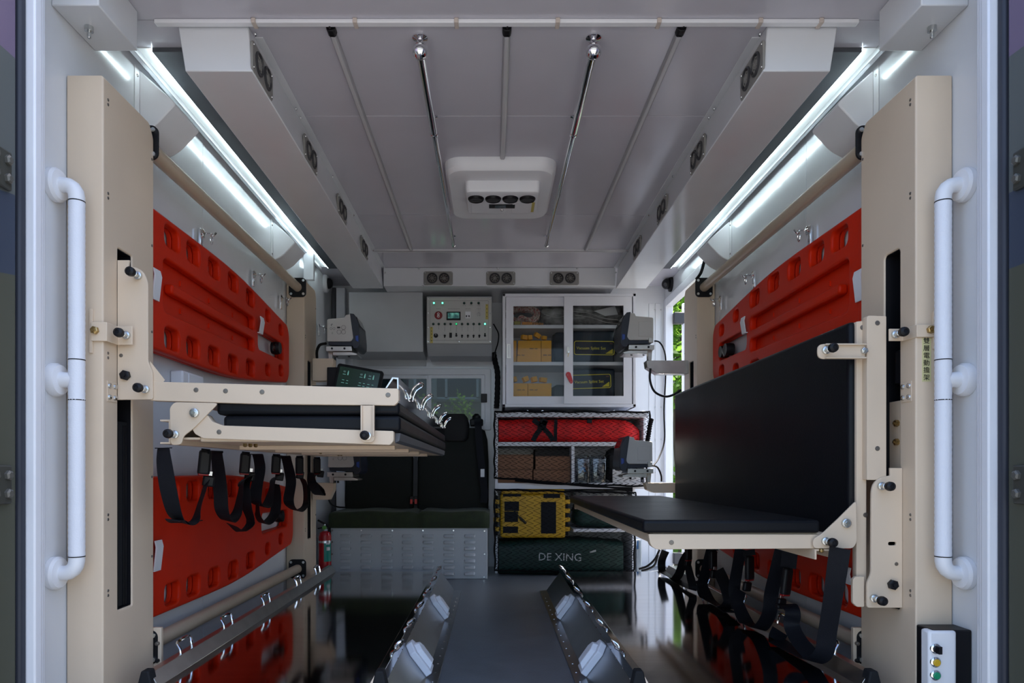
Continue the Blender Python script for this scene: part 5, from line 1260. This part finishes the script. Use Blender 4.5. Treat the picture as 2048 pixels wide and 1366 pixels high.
# clear packs
CLEAR = glass_mat('clear_pack', (0.78, 0.82, 0.85), 0.05, 0.08)
for k, (a, b) in enumerate(((1152, 1181), (1183, 1214))):
    x0, x1 = X(a, D), X(b, D); cx = (x0+x1)/2
    t = thing('clear_pack', (cx, D + 0.04, zb), ('clear pack holding a blue and brown mask, beside the divider', 'clear pack holding a coiled grey tube, beside the black cloth')[k], 'pack', 'clear packs on the shelf')
    m = MB(); m.loft([[(x, y, z) for x, y in rrect(x0 + i, D + i, x1 - i, D + 0.1 - i, 0.015, 4)] for z, i in ((zb, 0.004), (zb + 0.15, 0.0), (zb + 0.172, 0.008))])
    build(m, 'shell', CLEAR, t)
    bx('header', mat('pack_label', (0.45, 0.47, 0.5), 0.4, var=0.2, vscale=60), t, x0 + 0.008, x1 - 0.008, D + 0.004, D + 0.006, zb + 0.125, zb + 0.15, 0)
    bx('header_band', NAVY, t, x0 + 0.006, x1 - 0.006, D + 0.003, D + 0.0055, zb + 0.15, zb + 0.158, 0)
    if k == 0:
        m = MB(); m.sphere((cx + 0.012, D + 0.05, zb + 0.09), 0.03, 12, (0.8, 0.8, 1.2)); build(m, 'mask', mat('tan_mask', (0.22, 0.12, 0.08), 0.4), t)
        m = MB(); m.tube(spline([(cx - 0.02, D + 0.02, zb + 0.06), (cx, D + 0.015, zb + 0.095), (cx + 0.014, D + 0.02, zb + 0.07)], 5), 0.007, 8); build(m, 'blue_tube', mat('blue_plastic', (0.02, 0.16, 0.4), 0.35), t)
        m = MB(); m.sphere((cx - 0.012, D + 0.05, zb + 0.035), 0.034, 12, (0.9, 0.8, 0.95)); build(m, 'valve_bag', DGREY, t)
    else:
        m = MB()
        for q in range(4): m.tube([(cx + (0.036 - q*0.008)*math.cos(a*math.pi/10), D + 0.04 - q*0.006, zb + 0.05 + (0.036 - q*0.008)*math.sin(a*math.pi/10)) for a in range(20)], 0.005, 6, closed=True)
        build(m, 'tube_coil', mat('grey_tube', (0.2, 0.21, 0.22), 0.3), t)
        bx('fitting', mat('pale_fitting', (0.4, 0.4, 0.42), 0.3), t, cx - 0.02, cx + 0.02, D + 0.03, D + 0.07, zb + 0.095, zb + 0.12, 0.004)
crumple('black_cloth', X(1216, D), X(1250, D), 4.39, 4.6, zb, Z(895, D), mat('black_cloth', (0.006, 0.006, 0.007), 0.7), 'crumpled black cloth behind the lower monitor on the shelf', 'cloth', 21, 0.012)
bx('white_carton', PAPER, None, X(1226, 4.36), X(1282, 4.36), 4.372, 4.388, zb, Z(938, 4.36), 0.002, label='flat white carton leaning at the shelf end below the lower monitor', cat='carton')
# yellow case
YC = mat('yellow_case_cloth', (0.58, 0.33, 0.012), 0.5, var=0.12, vscale=14, bump=0.3, bscale=40)
D = 4.36
t = thing('yellow_case', (X(1065, D), D + 0.1, Z(1078, D)), 'yellow padded case with black patches and side buckles behind the lower net', 'case')
bx('case_body', YC, t, X(1001, D), X(1131, D), D, D + 0.22, Z(1076, D), Z(988, D), 0.015, seg=3)
bx('lid', YC, t, X(1003, D), X(1129, D), D - 0.008, D + 0.22, Z(988, D) + 0.001, Z(978, D), 0.006)
for a, b, c, d in ((1006, 986, 1042, 993), (1087, 986, 1120, 996), (1009, 1003, 1038, 1022), (1009, 1023, 1036, 1044), (1006, 1053, 1036, 1066), (1082, 1004, 1112, 1067)):
    bx('patch', WEB, t, X(a, D), X(c, D), D - 0.004, D + 0.004, Z(d, D), Z(b, D), 0.001)
m = MB(); m.tube(spline([P(1012, 1020, D - 0.01), P(1028, 1021, D - 0.014), P(1038, 1033, D - 0.012), P(1052, 1047, D - 0.01)], 5), [0.003]*11 + [0.008]*5, 8); build(m, 'zip_pull', mat('dark_pull', (0.03, 0.028, 0.02), 0.5), t)
bx('latch', YC, t, X(1064, D), X(1072, D), D - 0.016, D - 0.006, Z(985, D), Z(978.5, D), 0.002)
for py in (1004, 1022, 1040, 1059):
    for px in (993, 1135):
        bx('buckle', YC, t, X(px - 6, D), X(px + 6, D), D + 0.02, D + 0.05, Z(py + 4.5, D), Z(py - 4.5, D), 0.003)
for px in (993, 1135): bx('side_band', WEB, t, X(px - 2.5, D), X(px + 2.5, D), D + 0.03, D + 0.06, Z(1072, D), Z(992, D), 0.001)
# dark green bags
GB = mat('dark_green_cloth', (0.004, 0.028, 0.022), 0.55, var=0.3, vscale=16, bump=0.5, bscale=26)
crumple('green_pouch', X(1149, D), X(1255, D), 4.37, 4.6, Z(1058, SD) + 0.0005, Z(1000, D), GB, 'dark green pouch on the small shelf beside the yellow case', 'pouch', 31, 0.014, round_=0.4)
crumple('film_bag', X(1149, D), X(1263, D), 4.375, 4.6, Z(1000, D) + 0.001, Z(980, D), GFILM, 'flat grey film bag lying on the dark green pouch', 'bag', 33, 0.008, round_=0.4)
t = thing('green_bag', (X(1118, D), 4.45, 0), 'long dark green cloth bag with white lettering on the floor under the shelves', 'bag')
m = MB(); loops = []
for k in range(19):
    u = k/18; x = X(998, D) + (X(1248, D) - X(998, D))*u
    hh = (Z(1079, D))*(0.86 + 0.14*math.sin(math.pi*(0.12 + 0.8*u))) + 0.004*math.sin(u*40)
    yy = 4.38 - 0.035*math.sin(math.pi*u)
    loops.append([(x, y, z) for y, z in rrect(yy, 0.0008, 4.66, max(0.1, hh), 0.05 if 0 < k < 18 else 0.045, 5)])
m.loft(loops); gb = build(m, 'bag_body', GB, t, ang=50)
text('DE XING', 0.068, (X(1120, 4.34), 4.3425, Z(1115, 4.34)), mat('white_print', (0.55, 0.57, 0.58), 0.5, var=0.1), 'lettering', gb, rot=-0.02)
m = MB(); m.obox((X(1186, 4.34), 4.345, Z(1103, 4.34)), (0.04, 0.004, 0.011), Matrix.Rotation(-0.25, 3, 'Y')); build(m, 'tab', mat('grey_tab', (0.4, 0.42, 0.42), 0.5), gb)
t = thing('wrapped_carton', (X(1276, 4.4), 4.45, 0), 'white and blue carton in clear film standing at the end of the green bag', 'carton')
bx('carton', PAPER, t, X(1273, 4.4) + 0.001, X(1283, 4.4), 4.4, 4.52, 0.0008, Z(1080, 4.4), 0.004)
bx('blue_end', mat('blue_card', (0.05, 0.2, 0.45), 0.5), t, X(1273.2, 4.398), X(1277, 4.398), 4.397, 4.401, Z(1098, 4.4), Z(1082, 4.4), 0)
bx('film', CLEAR, t, X(1272.6, 4.39) + 0.001, X(1284, 4.39), 4.392, 4.53, 0.0006, Z(1079, 4.39), 0.008)
# floor shoe beside it
# cargo nets
NET = mat('black_net_cord', (0.004, 0.004, 0.005), 0.8, var=0, spec=0.1)
def net(TL, TR, BL, BR, D, nx, ny, label, bulge, sag, shrink=None):
    t = thing('cargo_net', P((BL[0]+BR[0])/2, max(BL[1], BR[1]), D), label, 'cargo net', 'black cargo nets')
    def S(u, v):
        a = Vector(TL)*(1-u) + Vector(TR)*u; b = Vector(BL)*(1-u) + Vector(BR)*u
        q = a*(1-v) + b*v; py = q[1] + sag*math.sin(math.pi*u)*v
        d = D - bulge*math.sin(math.pi*min(1, max(0, u)))*math.sin(math.pi*min(1, max(0, v)))**0.5
        jx = 0.9*math.sin(u*37 + v*23); jy = 0.9*math.sin(u*29 - v*31)
        return P(q[0] + jx, py + jy, d)
    m = MB()
    for j in range(nx + 1):
        u0 = j/nx; path = []
        for k in range(2*ny + 1):
            v = k/(2*ny); du = (0.5/nx)*(1 if k % 2 else -1)*0.96
            path.append(S(min(1, max(0, u0 + du)), v))
        m.tube(path, 0.003, 4)
    build(m, 'mesh_cords', NET, t, kind='stuff')
    m = MB(); n = 24
    edge = [S(i/n, 0) for i in range(n)] + [S(1, i/n) for i in range(n)] + [S(1 - i/n, 1) for i in range(n)] + [S(0, 1 - i/n) for i in range(n)]
    m.tube(edge, 0.0062, 6, closed=True); build(m, 'border_rope', NET, t)
    return t, S
net((989, 823), (1300, 824), (989, 955), (1292, 972), 4.325, 23, 15, 'black diamond-mesh net over the red bag and boxes', 0.015, 4)
net((989, 979), (1272, 986), (990, 1140), (1268, 1143), 4.328, 20, 16, 'black diamond-mesh net over the yellow case and green bag', 0.02, 2)
# bunched net hem and the lashing at the side
m = MB()
for k in range(4):
    m.tube(spline([P(1030, 957 + k*1.5, 4.30), P(1100, 965 + k, 4.29), P(1180, 973 - k, 4.285), P(1265, 976 + k*2, 4.295)], 6), 0.005, 6)
build(m, 'net_hem', NET, None, label='bunched black hem cord hanging below the upper net', cat='cord')
m = MB(); m.tube(spline([P(1303, 838, 4.295), P(1300, 850, 4.285), P(1297, 870, 4.285), P(1294, 885, 4.295)], 8), [0.012 + 0.004*(i % 2) for i in range(25)], 8)
build(m, 'net_lashing', NET, None, label='thick black lashing at the free end of the upper net', cat='cord')

# ------------------------------------------------------------------ monitors on brackets
MBODY = mat('monitor_grey', (0.55, 0.53, 0.5), 0.42, var=0.02); MDARK = mat('monitor_navy', (0.012, 0.016, 0.03), 0.35); MBLUE = mat('monitor_blue', (0.02, 0.06, 0.3), 0.3)
def monitor(mirror, dy, D, label, dx=0):
    f = (lambda x: 1961 - x + dx) if mirror else (lambda x: x + dx)
    def poly(q): return [(X(f(a), D), Z(b + dy, D)) for a, b in q]
    yl = 0.2
    c = P(f(685), 690 + dy, D)
    t = thing('patient_monitor', (c.x, D + yl/2, c.z), label, 'monitor', 'monitors on steel brackets')
    body = rpoly(poly([(654,638),(689,635),(691,630),(701,628),(707,676),(703,683),(654,683)]), [0.01,0.002,0.002,0.004,0.01,0.01,0.006])
    b = build(MB().prism(body, 'y', D, D + yl), 'casing', MBODY, t, 0.005)
    bez = rpoly(poly([(700,627),(708,628),(717,646),(720,676),(720,690),(714,697),(707,696),(703,683),(707,677)]), [0.002,0.004,0.01,0.004,0.008,0.008,0.002,0.004,0.006])
    bz = build(MB().prism(bez, 'y', D - 0.004, D + yl + 0.004), 'bezel', MDARK, t, 0.003)
    build(MB().prism(poly([(710.5,632),(712,632),(719,650),(718,650)]), 'y', D + 0.02, D + yl - 0.02), 'screen', mat('dark_screen', (0.02, 0.025, 0.03), 0.08), bz)
    build(MB().prism(poly([(711,672),(717,671),(717,684),(711,681)]), 'y', D - 0.006, D + 0.02), 'blue_cap', MBLUE, bz, 0.002)
    build(MB().prism(poly([(656,683.3),(704,683.3),(708,692),(657,689.5)]), 'y', D + 0.004, D + yl - 0.004), 'base_tray', MDARK, t, 0.002)
    if not mirror:
        m = MB()
        for px, py, r in ((687, 655, 4.2), (678, 664, 4.2), (687, 664, 4.2), (662, 657, 2.2), (668, 657, 2.2)):
            p = P(f(px), py + dy, D - 0.0005); rr = r*D/F
            m.tube([p + Vector((rr*math.cos(a*math.pi/10), 0, rr*math.sin(a*math.pi/10))) for a in range(20)], 0.0007, 5, closed=True)
        build(m, 'port_mark', DGREY, b)
        p = P(f(677.3), 655 + dy, D); bx('socket', BLACK, b, p.x - 0.008, p.x + 0.008, D - 0.001, D + 0.002, p.z - 0.004, p.z + 0.004, 0)
        p = P(f(664), 650 + dy, D); m = MB(); m.tube([p + Vector((0.005*math.cos(a), -0.0006, 0.005*math.sin(a))) for a in (0.6, 1.4, 2.2, 3.0, 3.8, 4.6)], 0.0014, 5); build(m, 'emblem', DGREY, b)
        p = P(f(665), 666 + dy, D); m = MB(); m.prism([(p.x - 0.005, p.z - 0.006), (p.x + 0.003, p.z - 0.006), (p.x + 0.003, p.z + 0.006), (p.x - 0.005, p.z + 0.003)], 'y', D - 0.0008, D); build(m, 'slot_mark', mat('faint_grey', (0.4, 0.39, 0.37), 0.5), b)
    else:
        p0 = P(f(658), 676 + dy, D); p1 = P(f(684), 646 + dy, D)
        build(MB().box(p0.x, p1.x, D - 0.002, D + 0.004, p0.z, p1.z), 'side_hatch', MBODY, b, 0.002)
        bx('cable_socket', STEEL2, b, X(f(664), D), X(f(655), D), D - 0.008, D + 0.01, Z(689 + dy, D), Z(679 + dy, D), 0.002)
    # bracket
    k = thing('monitor_bracket', (c.x, D + 0.09, c.z - 0.06), 'steel bracket under ' + label[label.index('monitor'):], 'bracket', 'steel monitor brackets')
    def strip_(name, q, y0, y1, m_=STEEL2, bev=0.001): return build(MB().prism(poly(q), 'y', y0, y1), name, m_, k, bev)
    strip_('cradle', [(652,692.5),(703,692.5),(704,702),(652,702)], D + 0.002, D + 0.17)
    strip_('clamp_plate', [(664,702.5),(700,702.5),(713,706),(712,709),(664,709.5)], D + 0.02, D + 0.15)
    m = MB()
    for px in (664, 689): m.lathe([(0.006, 0), (0.006, 0.003)], P(f(px), 697 + dy, D + 0.002), (0, -1, 0), 10)
    build(m, 'screw', BLACK, k)
    m = MB()
    for px in (674, 698): m.lathe([(0.006, 0), (0.006, 0.012)], P(f(px), 709.5 + dy, D + 0.06), (0, 0, -1), 10)
    build(m, 'foot_screw', BLACK, k)
    strip_('stem', [(652,701.5),(661,701.5),(660,725),(654,725)], D + 0.05, D + 0.09)
    return t, k, f
m1 = monitor(False, 0, 3.75, 'monitor with printed ports above the folded stretcher, left of the wall box'.replace('left of', 'before'))
m2 = monitor(False, 252, 3.75, 'monitor with printed ports hanging below the folded stretcher', dx=2)
m3 = monitor(True, -3, 3.75, 'monitor standing before the glass cupboard')
m4 = monitor(True, 245, 3.75, 'monitor standing before the cargo net', dx=-2)
# arms that carry the brackets: welded to the brackets, reaching the columns
def arm(k, q, y0, y1, m_, name='arm'):
    return build(MB().prism(rpoly([(X(a, 3.75), Z(b, 3.75)) for a, b in q], 0.004), 'y', y0, y1), name, m_, k, 0.002)
arm(m1[1], [(622,715),(664,715),(664,726),(650,760),(622,760)], 3.78, 3.85, BEIGE)
arm(m2[1], [(622,966),(664,966),(664,980),(655,1000),(622,1000)], 3.78, 3.85, BEIGE)
arm(m3[1], [(1295,719),(1380,719),(1380,746),(1318,746),(1297,733)], 3.78, 3.85, STEEL2)
arm(m4[1], [(1293,966),(1380,966),(1380,986),(1310,986),(1297,980)], 3.78, 3.85, BEIGE)
# small box and plate on the far side of the rear column by the arm
# tablet computer in a cradle
TD = 3.72
t = thing('tablet', P(718, 790, TD), 'rugged tablet with a dark green screen showing numbers, behind the folded stretcher', 'tablet')
M0 = Matrix.Translation(P(716, 766, TD)) @ Matrix.Rotation(math.radians(10.5), 4, 'Y') @ Matrix.Rotation(math.radians(-6), 4, 'X')
m = MB(); m.mesh(plate(rrect(-0.124, -0.085, 0.124, 0.085, 0.014), [], 0.022, 0.004, 2), M0 @ FR['front']((0, 0, 0))); build(m, 'case', RUBBER, t)
TSC = mat('tablet_screen', (0.006, 0.014, 0.011), 0.15, var=0.4, vscale=9, emit=(0.012, 0.04, 0.026), estr=0.1)
m = MB(); m.mesh(plate(rrect(-0.108, -0.07, 0.108, 0.07, 0.003), [], 0.002), M0 @ FR['front']((0, -0.0115, 0))); scn = build(m, 'screen', TSC, t)
TXT = mat('screen_text', (0.15, 0.25, 0.25), 0.4, var=0, emit=(0.35, 0.6, 0.6), estr=0.08)
for s_, x, z in (('01', -0.078, 0.045), ('03', 0.012, 0.045), ('04', 0.058, 0.045)):
    text(s_, 0.013, None, TXT, 'numerals', scn, ax=M0 @ FR['front']((x, -0.0128, z)))
    m = MB(); q = M0 @ FR['front']((x + 0.019, -0.0126, z - 0.004)); m.mesh(plate(rrect(-0.003, -0.012, 0.003, 0.006, 0.002), [circ(0, 0, 0.0004, 6)], 0.0006), q); m.mesh(plate(circ(0, 0.0095, 0.0026, 10), [], 0.0006), q); build(m, 'figure_icon', mat('dim_text', (0.1, 0.25, 0.22), 0.4, emit=(0.1, 0.25, 0.22), estr=0.3), scn)
    m = MB()
    for k, (dx_, dz, w) in enumerate(((0, -0.014, 0.008), (0, -0.045, 0.006), (0.022, -0.045, 0.005), (0, -0.06, 0.008), (0.022, -0.06, 0.006))):
        m.mesh(plate(rrect(-w, -0.0012, w, 0.0012, 0.0005, 2), [], 0.0006), M0 @ FR['front']((x + dx_, -0.0126, z + dz)))
    build(m, 'screen_line', mat('dim_text', (0.1, 0.25, 0.22), 0.4), scn)
t = thing('tablet_holder', P(664, 772, 3.76), 'black clamp and arm holding the tablet beside the rear column', 'holder')
bx('clamp', BLACK, t, X(655, 3.76), X(690, 3.76), 3.746, 3.774, Z(790, 3.76), Z(735, 3.76), 0.004)
bx('arm', BLACK, t, X(625, 3.76), X(660, 3.76), 3.748, 3.772, Z(788, 3.78), Z(772, 3.78), 0.003)
bx('clamp_foot', BLACK, t, X(690, 3.76), X(735, 3.76), 3.745, 3.765, Z(800, 3.76), Z(785, 3.76), 0.003)
# cameras
t = thing('dome_camera', (XL, 4.5, C + 1.15), 'white ringed dome camera on the wall above the rear column', 'camera')
c = PXp(652, 567, XL + 0.01); c.x = XL + 0.0005
m = MB(); m.lathe([(0.06, 0), (0.06, 0.012), (0.05, 0.022), (0.036, 0.024)], c, (1, 0, 0), 24); build(m, 'ring', WPLAST, t)
m = MB(); m.lathe([(0.036, 0.022), (0.032, 0.038), (0.02, 0.05), (0.004, 0.054)], c, (1, 0, 0), 20); build(m, 'dome', BLACK, t)
t = thing('dome_camera', (XR, 4.62, C + 1.15), 'black ball camera in the corner above the side opening', 'camera')
c = PXp(1337, 568, XR - 0.02); c.x = XR - 0.0005
m = MB(); m.lathe([(0.05, 0), (0.05, 0.014), (0.03, 0.02)], c, (-1, 0, 0), 20); build(m, 'mount', BLACK, t)
m = MB(); m.sphere(c + Vector((-0.03, 0, 0)), 0.034, 18); build(m, 'ball', BLACK, t)
m = MB(); m.lathe([(0.014, 0.026), (0.012, 0.037)], c + Vector((-0.03, 0, 0)), (-0.5, -0.8, -0.3), 14); build(m, 'lens', DGREY, t)
# cables
def cable(pts, r, label, n=8): 
    return build(MB().tube(spline(pts, 8), r, 8), 'cable', BLACK, None, label=label, cat='cable', group='black cables')
cable([P(1309, 682, 3.77), P(1318, 684, 3.78), P(1326, 695, 3.8), P(1331, 715, 3.86), P(1331, 760, 3.92), P(1328, 820, 3.93), P(1329, 880, 3.92), P(1318, 915, 3.85), P(1306, 932, 3.77)], 0.0042, 'black cable looping down from the upper to the lower monitor by the side opening')
cable([P(1301, 737, 3.768), P(1300, 760, 3.768), P(1309, 783, 3.77), P(1330, 793, 3.775), P(1348, 789, 3.78), P(1362, 780, 3.79)], 0.0062, 'thick black cable curving under the bracket arm by the side opening')
cable([P(1304, 931, 3.78), P(1315, 935, 3.8), P(1322, 950, 3.80), P(1323, 963, 3.80)], 0.0048, 'short black cable from the lower monitor to its bracket arm')
cable([P(1320, 1098, 4.2), P(1310, 1118, 4.25), P(1295, 1132, 4.28), P(1278, 1138, 4.3)], 0.007, 'black cable coming down to the floor by the side opening')
cable([P(1316, 1110, 4.2), P(1309, 1130, 4.22), P(1296, 1138, 4.25), P(1283, 1141.5, 4.27)], 0.007, 'second black cable reaching the floor by the side opening')
cable([P(652, 687, 3.8), P(640, 690, 3.82), P(634, 702, 3.84), P(634, 716, 3.86)], 0.008, 'black cable behind the upper monitor at the rear column')
cable([P(655, 992, 3.9), P(662, 1008, 4.0), P(676, 1014, 4.1), P(690, 1015, 4.19)], 0.005, 'black cable sagging to the bench below the lower monitor')
cable([P(987, 648, 4.47), P(991, 655, 4.46), P(997, 668, 4.44), P(996, 685, 4.44), P(990, 705, 4.5), P(988, 715, 4.6)], 0.004, 'thin black cable curving out beside the switch panel')
m = MB(); pth = spline([P(987, 705, 4.70), P(990, 722, 4.70), P(995, 745, 4.69), P(995, 775, 4.69), P(994, 800, 4.7), P(993, 816, 4.71)], 8)
m.tube(pth, [0.018 + 0.002*math.sin(i*2.1) for i in range(len(pth))], 10); build(m, 'cable_bundle', RUBBER, None, label='thick taped black cable bundle between window and cupboard', cat='cable')
cable([P(1408, 512, 3.655), P(1409, 520, 3.66), P(1402, 545, 3.66), P(1393, 558, 3.7)], 0.008, 'black cable dropping into the top of the rear column')
# ------------------------------------------------------------------ outside: rail at the side opening, ground, trees, building
t = thing('side_handrail', (X(1368, 4.72), 4.72, -0.4), 'white post with a dark stay outside the side opening', 'handrail')
bx('post', WFRAME, t, X(1365.5, 4.7), X(1373, 4.7), 4.7, 4.73, -0.4, Z(606, 4.7), 0.004)
for py in (638, 1116): bx('stay', DGREY, t, XR + 0.0405, X(1366, 4.7), 4.66, 4.71, Z(py + 11, 4.7), Z(py - 11, 4.7), 0.004)
GROUND = mat('asphalt_ground', (0.16, 0.158, 0.15), 0.85, var=0.12, vscale=0.8, bump=0.3, bscale=30)
bx('ground', GROUND, None, -40, 40, -40, 40, -1.15, -1.05, 0, kind='structure')
LEAF = mat('leaf_green', (0.09, 0.2, 0.02), 0.5, var=0.5, vscale=3.0)
nt = LEAF.node_tree; tr_ = nt.nodes.new('ShaderNodeBsdfTranslucent'); tr_.inputs[0].default_value = (0.22, 0.42, 0.05, 1); mx_ = nt.nodes.new('ShaderNodeMixShader'); mx_.inputs[0].default_value = 0.5
nt.links.new(nt.nodes['Principled BSDF'].outputs[0], mx_.inputs[1]); nt.links.new(tr_.outputs[0], mx_.inputs[2]); nt.links.new(mx_.outputs[0], nt.nodes['Material Output'].inputs[0])
BARK = mat('bark', (0.09, 0.065, 0.045), 0.9, var=0.3, vscale=8, bump=0.6, bscale=20)
def tree(x, y, z0, z1, rad, n, label, seed, leaf=0.09, trunk=True):
    rnd = random.Random(seed); t = thing('tree', (x, y, -1.05), label, 'tree', 'trees outside')
    m = MB(); vs, fs = [], []
    cl = [Vector((x + rnd.uniform(-1, 1)*rad*0.75, y + rnd.uniform(-1, 1)*rad*0.75, z0 + (z1 - z0)*rnd.random())) for _ in range(26)]
    for k in range(n):
        c = rnd.choice(cl); d = Vector((rnd.gauss(0, 1), rnd.gauss(0, 1), rnd.gauss(0, 1))).normalized()*rad*0.42*rnd.random()**0.35
        p = c + d; a = Vector((rnd.gauss(0, 1), rnd.gauss(0, 1), rnd.gauss(0, 0.6))).normalized(); b = a.orthogonal().normalized(); b = (b*math.cos(k) + a.cross(b)*math.sin(k))
        L = leaf*rnd.uniform(0.7, 1.3); q = len(vs)
        vs += [p, p + a*L*0.5 + b*L*0.28, p + a*L, p + a*L*0.5 - b*L*0.28]; fs.append((q, q+1, q+2, q+3))
    m.add(vs, fs); build(m, 'foliage', LEAF, t, smooth=False, kind='stuff')
    if trunk:
        tm = MB(); tm.tube(spline([(x, y, -1.05), (x + 0.05, y, 0.0), (x - 0.05, y + 0.05, z0 + (z1-z0)*0.4), (x, y, z0 + (z1-z0)*0.8)], 5), [0.16 - 0.008*i for i in range(16)], 8); build(tm, 'trunk', BARK, t)
tree(2.85, 10.5, -0.6, 4.2, 1.25, 16000, 'leafy green tree seen through the side opening', 5, 0.12)
tree(6.2, 15.5, -0.2, 5.5, 2.2, 9000, 'tall leafy green tree farther off outside the side opening', 6, 0.13)
tree(-1.0, 14.2, -1.0, 2.25, 0.75, 5000, 'green bush before the building seen through the back window', 9, 0.09)
# building beyond the back window
FAC = mat('grey_render', (0.3, 0.29, 0.27), 0.85, var=0.1, vscale=1.0)
BD = 18.0
t = thing('building', (-4, BD, -1.05), 'grey rendered building with dark windows beyond the back window', 'building')
bx('wall', FAC, t, -12, 5, BD, BD + 6, -1.05, 7.5, 0.01)
WDARK = mat('dark_window_glass', (0.006, 0.012, 0.025), 0.06, var=0)
for k in range(-1, 5):
    x1 = X(955, BD) - k*2.05 ; x0 = x1 - 1.6
    for z0 in (C + 1.84, C + 4.6):
        w = bx('window', WDARK, t, x0, x1, BD - 0.02, BD + 0.02, z0, z0 + 1.5, 0)
        m = MB()
        for xx in (x0, (x0 + x1)/2, x1): m.box(xx - 0.03, xx + 0.03, BD - 0.06, BD, z0, z0 + 1.5)
        for zz in (z0, z0 + 1.0, z0 + 1.5): m.box(x0 - 0.03, x1 + 0.03, BD - 0.06, BD, zz - 0.03, zz + 0.03)
        build(m, 'window_frame', WFRAME, w)
        bx('sill', FAC, t, x0 - 0.1, x1 + 0.1, BD - 0.12, BD, z0 - 0.1, z0 - 0.03, 0.01)
bx('pilaster', mat('pale_render', (0.5, 0.5, 0.48), 0.8), t, X(862, BD), X(874, BD), BD - 0.1, BD, -1.05, 7.5, 0.01)
